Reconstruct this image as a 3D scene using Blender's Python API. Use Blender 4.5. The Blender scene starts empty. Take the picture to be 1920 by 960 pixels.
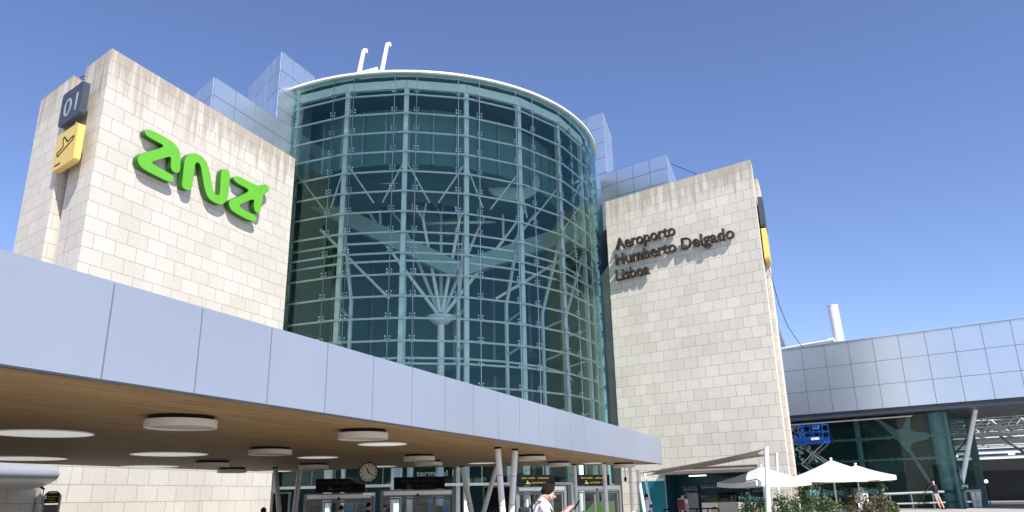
import bpy, bmesh, math, random
from mathutils import Vector, Matrix
random.seed(7)
scn = bpy.context.scene
COL = scn.collection
R = math.radians

# ------------------------------------------------------------------ camera, sky, sun
def V(*a): return Vector(a)
F, CH = 1433.0, 1.65
up = V(-90, -4514, F).normalized()
fw = (V(0, 0, 1) - up * up.z).normalized()
rt = fw.cross(up)
if rt.x < 0: rt = -rt
cam = bpy.data.objects.new('camera', bpy.data.cameras.new('camera'))
COL.objects.link(cam)
cx = V(rt.x, fw.x, up.x); cy = V(rt.y, fw.y, up.y); cz = V(rt.z, fw.z, up.z)   # image axes (right, down, forward) in the world
M = Matrix((cx, -cy, -cz)).transposed().to_4x4(); M.translation = V(0, 0, CH)
cam.matrix_world = M
cam.data.sensor_width = 36; cam.data.lens = F / 1920 * 36
cam.data.clip_start = .1; cam.data.clip_end = 3000
scn.camera = cam
SUN_H = V(.56, -1.06)                     # horizontal part per unit of height
SUN_EL = math.atan2(1.0, SUN_H.length * .80)
w = bpy.data.worlds.new('World'); scn.world = w; w.use_nodes = True
nt = w.node_tree; bg = nt.nodes['Background']
sky = nt.nodes.new('ShaderNodeTexSky'); sky.sky_type = 'NISHITA'; sky.sun_disc = False
sky.sun_elevation = SUN_EL; sky.sun_rotation = math.atan2(SUN_H.x, SUN_H.y)
sky.air_density = 1.0; sky.dust_density = .1; sky.ozone_density = 6.0; sky.altitude = 100
tn = nt.nodes.new('ShaderNodeMixRGB'); tn.blend_type = 'MULTIPLY'; tn.inputs[0].default_value = 1; tn.inputs[2].default_value = (1.12, .975, 1.05, 1)   # a slightly violet air
nt.links.new(sky.outputs[0], tn.inputs[1]); nt.links.new(tn.outputs[0], bg.inputs[0]); bg.inputs[1].default_value = .118
sl = bpy.data.lights.new('sun', 'SUN'); sl.energy = 4.6; sl.angle = R(.5); sl.color = (1, .955, .89)
so = bpy.data.objects.new('sun', sl); COL.objects.link(so)
sd = V(SUN_H.x, SUN_H.y, 0).normalized() * math.cos(SUN_EL) + V(0, 0, math.sin(SUN_EL))
so.rotation_euler = sd.to_track_quat('Z', 'Y').to_euler(); so.location = (20, -40, 60)
scn.view_settings.view_transform = 'Standard'; scn.view_settings.look = 'None'
scn.view_settings.exposure = .58; scn.view_settings.gamma = 1; scn.view_settings.use_curve_mapping = False
scn.cycles.max_bounces = 8; scn.cycles.transparent_max_bounces = 16; scn.cycles.diffuse_bounces = 4
scn.cycles.use_denoising = True

# ------------------------------------------------------------------ survey helpers
def ray(x, y): return cx * (x - 960) + cy * (y - 480) + cz * F
def atY(x, y, Y):
    d = ray(x, y); return V(0, 0, CH) + d * (Y / d.y)
def atZ(x, y, Z):
    d = ray(x, y); return V(0, 0, CH) + d * ((Z - CH) / d.z)
class Frame:                                # a wall's own axes: x along it, y behind it
    def __init__(s, o, a): s.o = V(o[0], o[1]); s.a = a; s.d = V(math.cos(a), math.sin(a)); s.n = V(-s.d.y, s.d.x)
    def mat(s, x=0, y=0, z=0):
        p = s.o + s.d * x + s.n * y
        return Matrix.Translation((p.x, p.y, z)) @ Matrix.Rotation(s.a, 4, 'Z')
    def py(s, x, y, Y):
        d = ray(x, y); p = s.o + s.n * Y; k = p.dot(s.n) / V(d.x, d.y).dot(s.n); P = V(0, 0, CH) + d * k
        return s.loc(P)
    def loc(s, P):
        q = V(P.x, P.y) - s.o; return V(q.dot(s.d), q.dot(s.n), P.z)
    def w(s, x, y, z=0):
        p = s.o + s.d * x + s.n * y; return V(p.x, p.y, z)
FL = Frame((-15.80, 26.49), R(67.618))
FR = Frame((6.04, 45.80), R(-38.958))
DC = V(-6.13, 48.15); DR = 11.88           # centre and radius of the glass drum
def gz(y): return .036 * min(max(y - 35.0, 0), 16)

# ------------------------------------------------------------------ materials
MATS = {}
def newmat(name):
    m = bpy.data.materials.new(name); m.use_nodes = True; MATS[name] = m
    t = m.node_tree; return m, t, t.nodes['Principled BSDF']
def mat(name, col, rough=.6, metal=0., var=.08, scale=3., bump=0., spec=.5, emit=0):
    m, t, b = newmat(name)
    b.inputs['Roughness'].default_value = rough; b.inputs['Metallic'].default_value = metal
    b.inputs['Specular IOR Level'].default_value = spec
    tc = t.nodes.new('ShaderNodeTexCoord'); n = t.nodes.new('ShaderNodeTexNoise')
    n.inputs['Scale'].default_value = scale; n.inputs['Detail'].default_value = 6
    t.links.new(tc.outputs['Object'], n.inputs['Vector'])
    r = t.nodes.new('ShaderNodeValToRGB')
    r.color_ramp.elements[0].position = .3; r.color_ramp.elements[1].position = .7
    r.color_ramp.elements[0].color = [c * (1 - var) for c in col] + [1]
    r.color_ramp.elements[1].color = [min(1, c * (1 + var)) for c in col] + [1]
    t.links.new(n.outputs['Fac'], r.inputs[0]); t.links.new(r.outputs[0], b.inputs['Base Color'])
    if bump:
        bp = t.nodes.new('ShaderNodeBump'); bp.inputs['Strength'].default_value = bump; bp.inputs['Distance'].default_value = .02
        t.links.new(n.outputs['Fac'], bp.inputs['Height']); t.links.new(bp.outputs[0], b.inputs['Normal'])
    if emit:
        b.inputs['Emission Color'].default_value = list(col) + [1]; b.inputs['Emission Strength'].default_value = emit
    return m
def N(t, kind, **kw):
    n = t.nodes.new(kind)
    for k, v in kw.items():
        if k in n.inputs: n.inputs[k].default_value = v
        else: setattr(n, k, v)
    return n
def stone(name, bw, bh, c1, c2, top, mortar=(.34, .315, .275), stain=.5):
    m, t, b = newmat(name); L = t.links.new
    uv = N(t, 'ShaderNodeUVMap'); tc = N(t, 'ShaderNodeTexCoord')
    br = N(t, 'ShaderNodeTexBrick', offset=.5, squash=1.0)
    for k, v in {'Color1': c1 + (1,), 'Color2': c2 + (1,), 'Mortar': mortar + (1,), 'Scale': 1.0, 'Mortar Size': .012, 'Mortar Smooth': .2, 'Bias': 0, 'Brick Width': bw, 'Row Height': bh}.items(): br.inputs[k].default_value = v
    L(uv.outputs[0], br.inputs['Vector'])
    nz = N(t, 'ShaderNodeTexNoise', Scale=.35, Detail=5.); L(tc.outputs['Object'], nz.inputs['Vector'])
    r1 = N(t, 'ShaderNodeMapRange'); r1.inputs['From Min'].default_value = .35; r1.inputs['From Max'].default_value = .65; r1.inputs['To Min'].default_value = .95; r1.inputs['To Max'].default_value = 1.05
    L(nz.outputs['Fac'], r1.inputs['Value'])
    n3 = N(t, 'ShaderNodeTexNoise', Scale=9., Detail=8.); L(tc.outputs['Object'], n3.inputs['Vector'])
    r3 = N(t, 'ShaderNodeMapRange'); r3.inputs['From Min'].default_value = .3; r3.inputs['From Max'].default_value = .7; r3.inputs['To Min'].default_value = .95; r3.inputs['To Max'].default_value = 1.05
    L(n3.outputs['Fac'], r3.inputs['Value'])
    mu = N(t, 'ShaderNodeMath', operation='MULTIPLY'); L(r1.outputs[0], mu.inputs[0]); L(r3.outputs[0], mu.inputs[1])
    mx = N(t, 'ShaderNodeVectorMath', operation='SCALE'); L(br.outputs['Color'], mx.inputs[0]); L(mu.outputs[0], mx.inputs['Scale'])
    # rain streaks running down from the coping
    mp = N(t, 'ShaderNodeMapping'); mp.inputs['Scale'].default_value = (3.2, 3.2, .22); L(tc.outputs['Object'], mp.inputs['Vector'])
    n2 = N(t, 'ShaderNodeTexNoise', Scale=1.0, Detail=6.); L(mp.outputs[0], n2.inputs['Vector'])
    sp = N(t, 'ShaderNodeSeparateXYZ'); L(tc.outputs['Object'], sp.inputs[0])
    h = N(t, 'ShaderNodeMapRange'); h.inputs['From Min'].default_value = top - 2.6; h.inputs['From Max'].default_value = top; h.inputs['To Min'].default_value = -.12; h.inputs['To Max'].default_value = .22; h.clamp = True
    L(sp.outputs['Z'], h.inputs['Value'])
    ad = N(t, 'ShaderNodeMath', operation='ADD'); L(n2.outputs['Fac'], ad.inputs[0]); L(h.outputs[0], ad.inputs[1])
    s2 = N(t, 'ShaderNodeMapRange'); s2.inputs['From Min'].default_value = .52; s2.inputs['From Max'].default_value = .68; s2.inputs['To Max'].default_value = stain
    L(ad.outputs[0], s2.inputs['Value'])
    mi = N(t, 'ShaderNodeMixRGB'); mi.inputs[2].default_value = (.27, .21, .145, 1)
    L(s2.outputs[0], mi.inputs[0]); L(mx.outputs[0], mi.inputs[1]); L(mi.outputs[0], b.inputs['Base Color'])
    b.inputs['Roughness'].default_value = .8; b.inputs['Specular IOR Level'].default_value = .25
    bp = N(t, 'ShaderNodeBump', Strength=.5, Distance=.02); bp.invert = True
    L(br.outputs['Fac'], bp.inputs['Height']); L(bp.outputs[0], b.inputs['Normal'])
    return m
def glass(name, tint, rough=0.0, ior=1.5, gloss=(1, 1, 1)):
    m, t, b = newmat(name); t.nodes.remove(b); L = t.links.new
    out = t.nodes['Material Output']
    tr = N(t, 'ShaderNodeBsdfTransparent'); tr.inputs[0].default_value = tint + (1,)
    gl = N(t, 'ShaderNodeBsdfGlossy'); gl.inputs['Roughness'].default_value = rough; gl.inputs[0].default_value = gloss + (1,)
    fr = N(t, 'ShaderNodeFresnel'); fr.inputs[0].default_value = ior
    tc = N(t, 'ShaderNodeTexCoord'); n = N(t, 'ShaderNodeTexNoise', Scale=.6, Detail=2.); L(tc.outputs['Object'], n.inputs['Vector'])
    bp = N(t, 'ShaderNodeBump', Strength=.04, Distance=.05); L(n.outputs['Fac'], bp.inputs['Height'])
    L(bp.outputs[0], gl.inputs['Normal'])
    mx = N(t, 'ShaderNodeMixShader'); L(fr.outputs[0], mx.inputs[0]); L(tr.outputs[0], mx.inputs[1]); L(gl.outputs[0], mx.inputs[2]); L(mx.outputs[0], out.inputs[0])
    return m
def wood(name):
    m, t, b = newmat(name); L = t.links.new
    uv = N(t, 'ShaderNodeUVMap'); mp = N(t, 'ShaderNodeMapping'); mp.inputs['Rotation'].default_value = (0, 0, R(-67.6)); L(uv.outputs[0], mp.inputs['Vector'])
    br = N(t, 'ShaderNodeTexBrick', offset=.37)
    for k, v in {'Color1': (.38, .245, .11, 1), 'Color2': (.29, .185, .08, 1), 'Mortar': (.12, .065, .025, 1), 'Scale': 1.0, 'Mortar Size': .004, 'Brick Width': 2.4, 'Row Height': .12}.items(): br.inputs[k].default_value = v
    L(mp.outputs[0], br.inputs['Vector'])
    m2 = N(t, 'ShaderNodeMapping'); m2.inputs['Scale'].default_value = (.6, 14, 1); L(mp.outputs[0], m2.inputs['Vector'])
    n = N(t, 'ShaderNodeTexNoise', Scale=1.2, Detail=6.); L(m2.outputs[0], n.inputs['Vector'])
    r = N(t, 'ShaderNodeMapRange'); r.inputs['From Min'].default_value = .3; r.inputs['From Max'].default_value = .7; r.inputs['To Min'].default_value = .75; r.inputs['To Max'].default_value = 1.2; L(n.outputs['Fac'], r.inputs['Value'])
    v = N(t, 'ShaderNodeVectorMath', operation='SCALE'); L(br.outputs['Color'], v.inputs[0]); L(r.outputs[0], v.inputs['Scale'])
    L(v.outputs[0], b.inputs['Base Color']); b.inputs['Roughness'].default_value = .6; b.inputs['Specular IOR Level'].default_value = .2
    return m
stoneL = stone('limestone_left', .97, .6, (.62, .575, .50), (.56, .515, .445), 19.1, stain=.55)
stoneR = stone('limestone_right', .825, .6, (.76, .70, .59), (.665, .61, .51), 19.7, stain=.45)
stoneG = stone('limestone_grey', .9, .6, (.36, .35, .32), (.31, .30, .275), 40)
alu = mat('aluminium_panel', (.69, .77, .85), .33, .82, .03, .5)
alu_d = mat('panel_joint', (.09, .10, .12), .7)
fas = mat('fascia_panel', (.37, .41, .475), .36, .35, .05, .35)
white = mat('white_paint', (.78, .78, .76), .4, 0, .03, 4)
steel_w = mat('white_steel', (.90, .92, .90), .3, 0, .05, 3)
chrome = mat('brushed_steel', (.6, .62, .62), .28, .9, .05, 8)
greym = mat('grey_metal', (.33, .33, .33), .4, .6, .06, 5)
dark = mat('black_metal', (.006, .006, .007), .6, 0, .2, 6, spec=.15)
charcoal = mat('charcoal_paint', (.05, .06, .075), .4, 0, .06, 5)
yellow = mat('yellow_plastic', (.74, .52, .13), .4, 0, .03, 3)
green = mat('green_acrylic', (.14, .47, .035), .3, 0, .04, 2)
green_d = mat('green_edge', (.03, .13, .012), .4)
brown_l = mat('brown_letter', (.05, .033, .03), .45)
woodm = wood('wood_soffit')
drumglass = glass('drum_glass', (.87, .995, .95), 0.0, 1.58, (.55, .92, .84))
annexglass = glass('annex_glass', (.34, .52, .50), 0.0, 1.45, (.8, .95, .95))
doorglass = glass('door_glass', (.6, .74, .72), 0.0, 1.45)
paving = mat('pale_paving', (.40, .38, .35), .8, 0, .12, .6)
asph = mat('dark_ground', (.05, .05, .052), .85, 0, .2, 2)
darkwall = mat('interior_wall', (.085, .19, .175), .7, 0, .12, .5)
darkfloor = mat('interior_floor', (.06, .10, .10), .3, 0, .1, .7)
teal = mat('teal_panel', (.0, .16, .20), .4, 0, .06, 1)
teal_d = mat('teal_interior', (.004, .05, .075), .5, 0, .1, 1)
fabric_w = mat('white_canvas', (.70, .69, .68), .8, 0, .04, 1.5)
fabric_t = mat('taupe_canvas', (.17, .15, .125), .8, 0, .08, 2)
bluep = mat('blue_paint', (.008, .06, .29), .4, 0, .1, 3)
lampw = mat('lamp_diffuser', (.45, .46, .44), .5, 0, .02, 2)
cream = mat('cream_enamel', (.66, .62, .54), .4, 0, .03, 3)
skinm = mat('skin', (.55, .33, .25), .5, 0, .06, 20)
hairm = mat('dark_hair', (.018, .011, .007), .8, 0, .3, 40, spec=.1)
shirt_w = mat('white_cotton', (.74, .70, .72), .8, 0, .04, 12)
pink_c = mat('pink_skin', (.60, .32, .29), .5, 0, .05, 20)
dark_c = mat('dark_cotton', (.018, .019, .025), .85, 0, .2, 12)
red_c = mat('dark_red_cloth', (.13, .025, .03), .8, 0, .15, 12)
denim = mat('denim', (.06, .09, .16), .85, 0, .2, 15)
grey_c = mat('grey_shorts', (.36, .36, .35), .85, 0, .1, 12)
leaf = mat('hedge_leaf', (.035, .075, .018), .55, 0, .5, 3)
leaf2 = mat('shrub_leaf', (.10, .14, .05), .55, 0, .45, 4)
leaf3 = mat('reddish_leaf', (.12, .085, .045), .55, 0, .4, 4)
screen_g = mat('screen_green', (.09, .15, .035), .5, 0, .2, 2)
screen_b = mat('screen_blue', (.05, .22, .48), .5, 0, .2, 2)
lampe = mat('lit_lamp', (1, .96, .88), .5, 0, .01, 1, emit=2.2)
txt_y = mat('yellow_lettering', (.36, .31, .05), .5)
txt_w = mat('white_lettering', (.75, .78, .78), .5)
txt_c = mat('cyan_lettering', (.10, .30, .33), .5)
smetal = mat('silver_duct', (.50, .51, .53), .4, .6, .05, 2)

# ------------------------------------------------------------------ mesh builder
class MB:
    def __init__(s): s.v = []; s.f = []; s.m = []
    def add(s, vs, fs, mi=0):
        o = len(s.v); s.v += [Vector(v) for v in vs]; s.f += [tuple(i + o for i in f) for f in fs]; s.m += [mi] * len(fs); return s
    def box(s, x0, x1, y0, y1, z0, z1, mi=0):
        vs = [(x, y, z) for z in (z0, z1) for y in (y0, y1) for x in (x0, x1)]
        return s.add(vs, [(0, 2, 3, 1), (4, 5, 7, 6), (0, 1, 5, 4), (2, 6, 7, 3), (0, 4, 6, 2), (1, 3, 7, 5)], mi)
    def hexa(s, b, t, mi=0):                # bottom loop and top loop of n points
        n = len(b)
        fs = [tuple(reversed(range(n))), tuple(range(n, 2 * n))] + [(i, (i + 1) % n, n + (i + 1) % n, n + i) for i in range(n)]
        return s.add(list(b) + list(t), fs, mi)
    def prism(s, poly, z0, z1, mi=0):
        return s.hexa([(p[0], p[1], z0) for p in poly], [(p[0], p[1], z1) for p in poly], mi)
    def bar(s, p, q, wd, ht=None, mi=0, side=None):
        p, q = Vector(p), Vector(q); ht = ht or wd; d = (q - p).normalized()
        a = Vector(side) if side else (V(0, 0, 1) if abs(d.z) < .95 else V(1, 0, 0))
        u = d.cross(a).normalized(); v = u.cross(d).normalized()
        c = [u * (i * wd / 2) + v * (j * ht / 2) for i, j in ((-1, -1), (1, -1), (1, 1), (-1, 1))]
        return s.hexa([p + k for k in c], [q + k for k in c], mi)
    def tube(s, p, q, r, r2=None, n=10, mi=0):
        p, q = Vector(p), Vector(q); r2 = r if r2 is None else r2; d = (q - p).normalized()
        a = V(0, 0, 1) if abs(d.z) < .95 else V(1, 0, 0); u = d.cross(a).normalized(); v = u.cross(d)
        c = [u * math.cos(2 * math.pi * i / n) + v * math.sin(2 * math.pi * i / n) for i in range(n)]
        return s.hexa([p + k * r for k in c], [q + k * r2 for k in c], mi)
    def lathe(s, prof, c=(0, 0, 0), n=32, mi=0):      # prof: list of (r, z), closed top/bottom when r = 0
        c = Vector(c); vs = []; fs = []
        for r, z in prof: vs += [c + V(r * math.cos(2 * math.pi * i / n), r * math.sin(2 * math.pi * i / n), z) for i in range(n)]
        for k in range(len(prof) - 1):
            for i in range(n): j = (i + 1) % n; fs.append((k * n + i, k * n + j, (k + 1) * n + j, (k + 1) * n + i))
        return s.add(vs, fs, mi)
    def disc(s, c, r, n=32, mi=0, up=True):
        c = Vector(c); vs = [c + V(r * math.cos(2 * math.pi * i / n), r * math.sin(2 * math.pi * i / n), 0) for i in range(n)]
        f = tuple(range(n)); return s.add(vs, [f if up else f[::-1]], mi)
    def build(s, name, mats, parent=None, mw=None, smooth=False, bevel=0):
        me = bpy.data.meshes.new(name); me.from_pydata(s.v, [], s.f)
        if not isinstance(mats, (list, tuple)): mats = [mats]
        for m in mats: me.materials.append(m)
        for p, mi in zip(me.polygons, s.m): p.material_index = mi
        me.update()
        uv = me.uv_layers.new(name='UVMap')
        for p in me.polygons:
            n = p.normal
            if abs(n.z) > .7: t, b = V(1, 0, 0), V(0, 1, 0)
            else:
                t = V(-n.y, n.x, 0).normalized(); b = V(0, 0, 1)
            for li in p.loop_indices:
                q = me.vertices[me.loops[li].vertex_index].co; uv.data[li].uv = (q.dot(t), q.dot(b))
        if smooth: 
            for p in me.polygons: p.use_smooth = True
        o = bpy.data.objects.new(name, me); COL.objects.link(o)
        if parent: o.parent = parent
        if mw is not None: o.matrix_world = mw
        if bevel:
            b = o.modifiers.new('bevel', 'BEVEL'); b.width = bevel; b.segments = 3; b.limit_method = 'ANGLE'
        return o
def tag(o, label, cat, group=None, kind=None):
    o['label'] = label; o['category'] = cat
    if group: o['group'] = group
    if kind: o['kind'] = kind
    return o
def thing(name, label, cat, mw=None, group=None):
    o = bpy.data.objects.new(name, None); COL.objects.link(o); o.empty_display_size = .3
    if mw is not None: o.matrix_world = mw if isinstance(mw, Matrix) else Matrix.Translation(mw)
    return tag(o, label, cat, group)
def copy_tree(o, parent=None):
    c = o.copy(); COL.objects.link(c)
    if parent: c.parent = parent
    for ch in list(o.children): copy_tree(ch, c)
    return c
def prism_xz(poly, y0, y1, mi=0, mside=None):        # outline in the x-z plane, pushed along y
    mb = MB(); n = len(poly)
    area = sum(poly[i][0] * poly[(i + 1) % n][1] - poly[(i + 1) % n][0] * poly[i][1] for i in range(n))
    if area < 0: poly = poly[::-1]
    vs = [(p[0], y0, p[1]) for p in poly] + [(p[0], y1, p[1]) for p in poly]
    mb.add(vs, [tuple(range(n)), tuple(reversed(range(n, 2 * n)))], mi)
    o = len(mb.v) - 2 * n
    mb.f += [(o + (i + 1) % n, o + i, o + n + i, o + n + (i + 1) % n) for i in range(n)]; mb.m += [mside if mside is not None else mi] * n
    return mb
def chaikin(p, k=1):
    for _ in range(k):
        q = []
        for i in range(len(p)):
            a, b = p[i], p[(i + 1) % len(p)]
            q += [(a[0] * .75 + b[0] * .25, a[1] * .75 + b[1] * .25), (a[0] * .25 + b[0] * .75, a[1] * .25 + b[1] * .75)]
        p = q
    return p
def text(name, body, size, material, parent=None, mw=None, width=None, extrude=.004, offset=0, align='LEFT', bevel=0):
    cu = bpy.data.curves.new(name, 'FONT'); cu.body = body; cu.size = size; cu.extrude = extrude; cu.offset = offset
    cu.align_x = align; cu.resolution_u = 3; cu.bevel_depth = bevel
    tmp = bpy.data.objects.new(name, cu); COL.objects.link(tmp)
    dg = bpy.context.evaluated_depsgraph_get(); dg.update()
    me = bpy.data.meshes.new_from_object(tmp.evaluated_get(dg)); bpy.data.objects.remove(tmp)
    if width:
        xs = [v.co.x for v in me.vertices]; k = width / (max(xs) - min(xs))
        x0 = min(xs)
        for v in me.vertices: v.co.x = (v.co.x - x0) * k
    me.materials.clear(); me.materials.append(material)
    o = bpy.data.objects.new(name, me); COL.objects.link(o)
    if parent: o.parent = parent
    if mw is not None: o.matrix_world = mw
    return o
UPR = Matrix.Rotation(R(90), 4, 'X')         # stands flat text upright, facing -y

# ------------------------------------------------------------------ ground
mb = MB()
ys = [-400, -60, 20, 35, 39, 43, 47, 51, 60, 120, 900]
for a, b in zip(ys, ys[1:]): mb.add([(-700, a, gz(a)), (700, a, gz(a)), (700, b, gz(b)), (-700, b, gz(b))], [(0, 1, 2, 3)])
g = mb.build('ground', paving); g['kind'] = 'structure'

# ------------------------------------------------------------------ stone wings
PJ = random.Random(21)
def panel_face(mb, o, ux, w_, z0, z1, nx, nz, gap=.035, th=.03, outn=None):
    """raised cladding panels over a face; o origin (x,y), ux direction (x,y), outn outward normal; each panel sits a few mm out of true"""
    ux = V(ux[0], ux[1]); outn = V(outn[0], outn[1]); o = V(o[0], o[1])
    for i in range(nx):
        for k in range(nz):
            a = o + ux * (w_ * i / nx + gap / 2); b = o + ux * (w_ * (i + 1) / nx - gap / 2)
            za = z0 + (z1 - z0) * k / nz + gap / 2; zb = z0 + (z1 - z0) * (k + 1) / nz - gap / 2
            c = [outn * (th + PJ.uniform(-.005, .005)) for _ in range(4)]
            mb.hexa([(a.x, a.y, za), (b.x, b.y, za), (b.x + c[0].x, b.y + c[0].y, za), (a.x + c[1].x, a.y + c[1].y, za)],
                    [(a.x, a.y, zb), (b.x, b.y, zb), (b.x + c[2].x, b.y + c[2].y, zb), (a.x + c[3].x, a.y + c[3].y, zb)])
lw = thing('stone_building', 'cream limestone block carrying the green logo letters, left of the glass drum', 'building', FL.mat(), 'stone blocks either side of the drum')
T = 19.1
u = V(.27, .963)                             # outer end runs back at a skew
mb = MB(); mb.prism([(0, 0), (11.5, 0), (11.5, 2.2), (u.x * 2.25, u.y * 2.25)], -.2, T)
mb.build('front_slab', stoneL, lw)
p1, p2 = u * 2.45, u * 5.6; on = V(-u.y, u.x) * .36
mb = MB(); mb.prism([(p1.x + on.x, p1.y + on.y), (11.4, p1.y + .1), (11.4, p2.y), (p2.x + on.x, p2.y + on.y)], -.2, T - .45)
mb.build('rear_slab', stoneL, lw)
mb = MB(); mb.prism([(u.x * 2.25 + .5, u.y * 2.25), (11.3, 2.2), (11.3, p1.y + .1), (p1.x + .5, p1.y)], -.2, T - .8)
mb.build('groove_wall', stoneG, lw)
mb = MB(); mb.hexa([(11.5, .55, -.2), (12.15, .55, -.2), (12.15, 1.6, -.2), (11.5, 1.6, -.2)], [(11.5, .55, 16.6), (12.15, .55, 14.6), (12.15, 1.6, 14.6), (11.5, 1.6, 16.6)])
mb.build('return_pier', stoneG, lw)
mb = MB()                                     # low stone wall running on behind the canopy
mb.box(-9, -.02, .25, 1.0, -.2, 2.95)
wl = mb.build('low_stone_wall', stoneL, None, FL.mat()); tag(wl, 'low cream stone wall under the rounded metal hood at far left', 'wall')

rw = thing('stone_building', 'cream limestone block carrying the dark airport name letters, with a cafe at its foot', 'building', FR.mat(), 'stone blocks either side of the drum')
T2 = 19.7; RL = 9.72
ca = FR.py(1247, 905, 0).x; cb = FR.py(1432, 905, 0).x; cztop = 2.75
v = V(-.30, .954)
e1 = V(RL, 0) + v * 1.5
mb = MB()
mb.prism([(0, 0), (ca, 0), (ca, 1.5), (0, 1.5)], -.2, cztop)
mb.prism([(cb, 0), (RL, 0), (e1.x, e1.y), (cb, 1.5)], -.2, cztop)
mb.prism([(0, 0), (RL, 0), (e1.x, e1.y), (0, 1.5)], cztop, T2)
mb.build('front_slab', stoneR, rw)
q1, q2 = V(RL, 0) + v * 1.85, V(RL, 0) + v * 4.4
o2 = V(v.y, -v.x) * .2
mb = MB(); mb.prism([(.1, 4.4), (.1, 1.85 + 3), (q1.x + o2.x, q1.y + 0 + o2.y), (q2.x + o2.x, q2.y + o2.y)][::-1] if False else [(6.0, q1.y + .02), (q1.x + o2.x, q1.y + o2.y), (q2.x + o2.x, q2.y + o2.y), (6.0, q2.y)], -.2, T2 - .45)
mb.build('rear_slab', stoneR, rw)
mb = MB(); mb.prism([(.3, 1.5), (e1.x - .35, 1.5), (q1.x - .35, q1.y), (.3, q1.y)], -.2, T2 - .8)
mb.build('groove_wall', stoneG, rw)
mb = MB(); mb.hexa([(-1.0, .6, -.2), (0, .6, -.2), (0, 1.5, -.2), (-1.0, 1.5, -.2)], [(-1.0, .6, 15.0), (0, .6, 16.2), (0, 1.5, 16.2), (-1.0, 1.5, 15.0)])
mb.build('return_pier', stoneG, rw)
mb = MB(); mb.prism([(-1, 1.52), (0, 1.52), (0, 8), (-4.2, 8), (-4.2, 4.5), (-2.4, 2.75)], -.2, 18.5); mb.build('sky_blocker', charcoal, rw)  # unseen dark mass, added to keep bright sky out of the drum's glass edge
# a few bent rods on the left block's roof edge
mb = MB()
for k in range(3):
    b = V(p1.x + .3 + .15 * k, p1.y + .3 + .3 * k, T - .45)
    pr = b
    for i in range(1, 8):
        a = i / 7 * 5.2; nx = b + V(.12 * math.sin(a), .10 * (1 - math.cos(a)) , .25 + .22 * math.sin(a * .8) ); mb.tube(pr, nx, .02, n=5); pr = nx
ro = mb.build('wire_coil', dark, None, FL.mat()); tag(ro, 'tangled black wire loop on the left stone roof edge', 'wire')

# ------------------------------------------------------------------ cladded silver blocks
def clad_block(fr, x0, x1, y0, y1, z0, z1, pw, ph, label, group, skl=0., skr=0.):
    """skl, skr: how far the two side faces run inwards (x per metre of depth)"""
    t = thing('clad_building', label, 'building', fr.mat(x0, y0, 0), group)
    W, D = x1 - x0, y1 - y0; A, B, C_, D_ = V(0, 0), V(W, 0), V(W + skr * D, D), V(skl * D, D)
    mb = MB(); mb.prism([A, B, C_, D_], z0, z1 - .02); mb.build('core', alu_d, t)
    mb = MB(); nz = max(1, round((z1 - z0) / ph))
    for p, q in ((A, B), (D_, A), (B, C_)):
        d = (q - p); L_ = d.length; d = d / L_; n_ = V(d.y, -d.x)
        panel_face(mb, p + n_ * .002, d, L_, z1 - nz * ph, z1, max(1, round(L_ / pw)), nz, outn=n_)
    mb.build('cladding', alu, t)
    mb = MB(); mb.prism([A + V(-.02, -.03), B + V(.02, -.03), C_, D_], z1 + .003, z1 + .02); mb.build('coping', alu, t)
    return t
G = 'silver clad rooftop blocks'
a = FL.py(402.5, 144.6, .8)
clad_block(FL, a.x, 12.0, .8, 4.0, 18.2, a.z, 1.55, .96, 'low silver panelled block rising behind the left stone block, nearest the logo', G, .44)
a = FL.py(529, 97, .85)
clad_block(FL, a.x, 13.7, .85, 5.1, 18.3, a.z, 1.0, 1.15, 'tall silver panelled tower touching the left edge of the drum roof', G, .54)
a = FR.py(1126, 329, 4.0); b = FR.py(1249, 289, 4.0)
clad_block(FR, a.x, b.x, 4.0, 8.2, 10, b.z, 1.32, 1.0, 'low silver panelled block rising behind the right stone block', G, 0, -.36)
a = FR.py(1090, 227, 6.0); b = FR.py(1130, 210.5, 6.0)
clad_block(FR, a.x - 1, b.x, 6.0, 9.8, 10, b.z, 1.3, 1.25, 'tall narrow silver panelled tower at the right edge of the drum roof', G, 0, -.43)

# ------------------------------------------------------------------ glass drum
dr = thing('glass_rotunda', 'tall round glass entrance drum with white steel rings between the two stone blocks', 'building', V(DC.x, DC.y, 0))
def pol(r, deg, z=0): a = R(deg); return V(r * math.sin(a), -r * math.cos(a), z)
COLS = [19.55 + 16.55 * k for k in range(-4, 5)]
TOPZ = 23.65
joints = sorted([c - 2.85 for c in COLS] + [c + 2.85 for c in COLS])
A0, A1 = joints[0] - 6, joints[-1] + 6
skin = [A0] + joints + [A1]
mb = MB()
for k in range(len(skin) - 1):
    a, b = skin[k], skin[k + 1]; zz = [2.25 + (TOPZ - 2.25) * i / 19 for i in range(20)]
    for i in range(19):
        jj = [DR + PJ.uniform(-.008, .008) for _ in range(4)]
        mb.add([pol(jj[0], a + .05, zz[i]), pol(jj[1], b - .05, zz[i]), pol(jj[2], b - .05, zz[i + 1]), pol(jj[3], a + .05, zz[i + 1])], [(0, 1, 2, 3)])
mb.build('glass_skin', drumglass, dr)
mb = MB()
for a in joints:
    mb.tube(pol(DR - .03, a, 2.25), pol(DR - .03, a, TOPZ), .022, n=6)
mb.build('glazing_joint', chrome, dr)
RING = [22.55 - 1.122 * k for k in range(18)]
for z in RING:
    mb = MB()
    pts = [A0] + COLS + [A1]
    for a, b in zip(pts, pts[1:]): mb.tube(pol(DR - .3, a, z), pol(DR - .3, b, z), .055, n=8)
    mb.build('ring_beam', steel_w, dr, smooth=False)
mb = MB()
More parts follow.
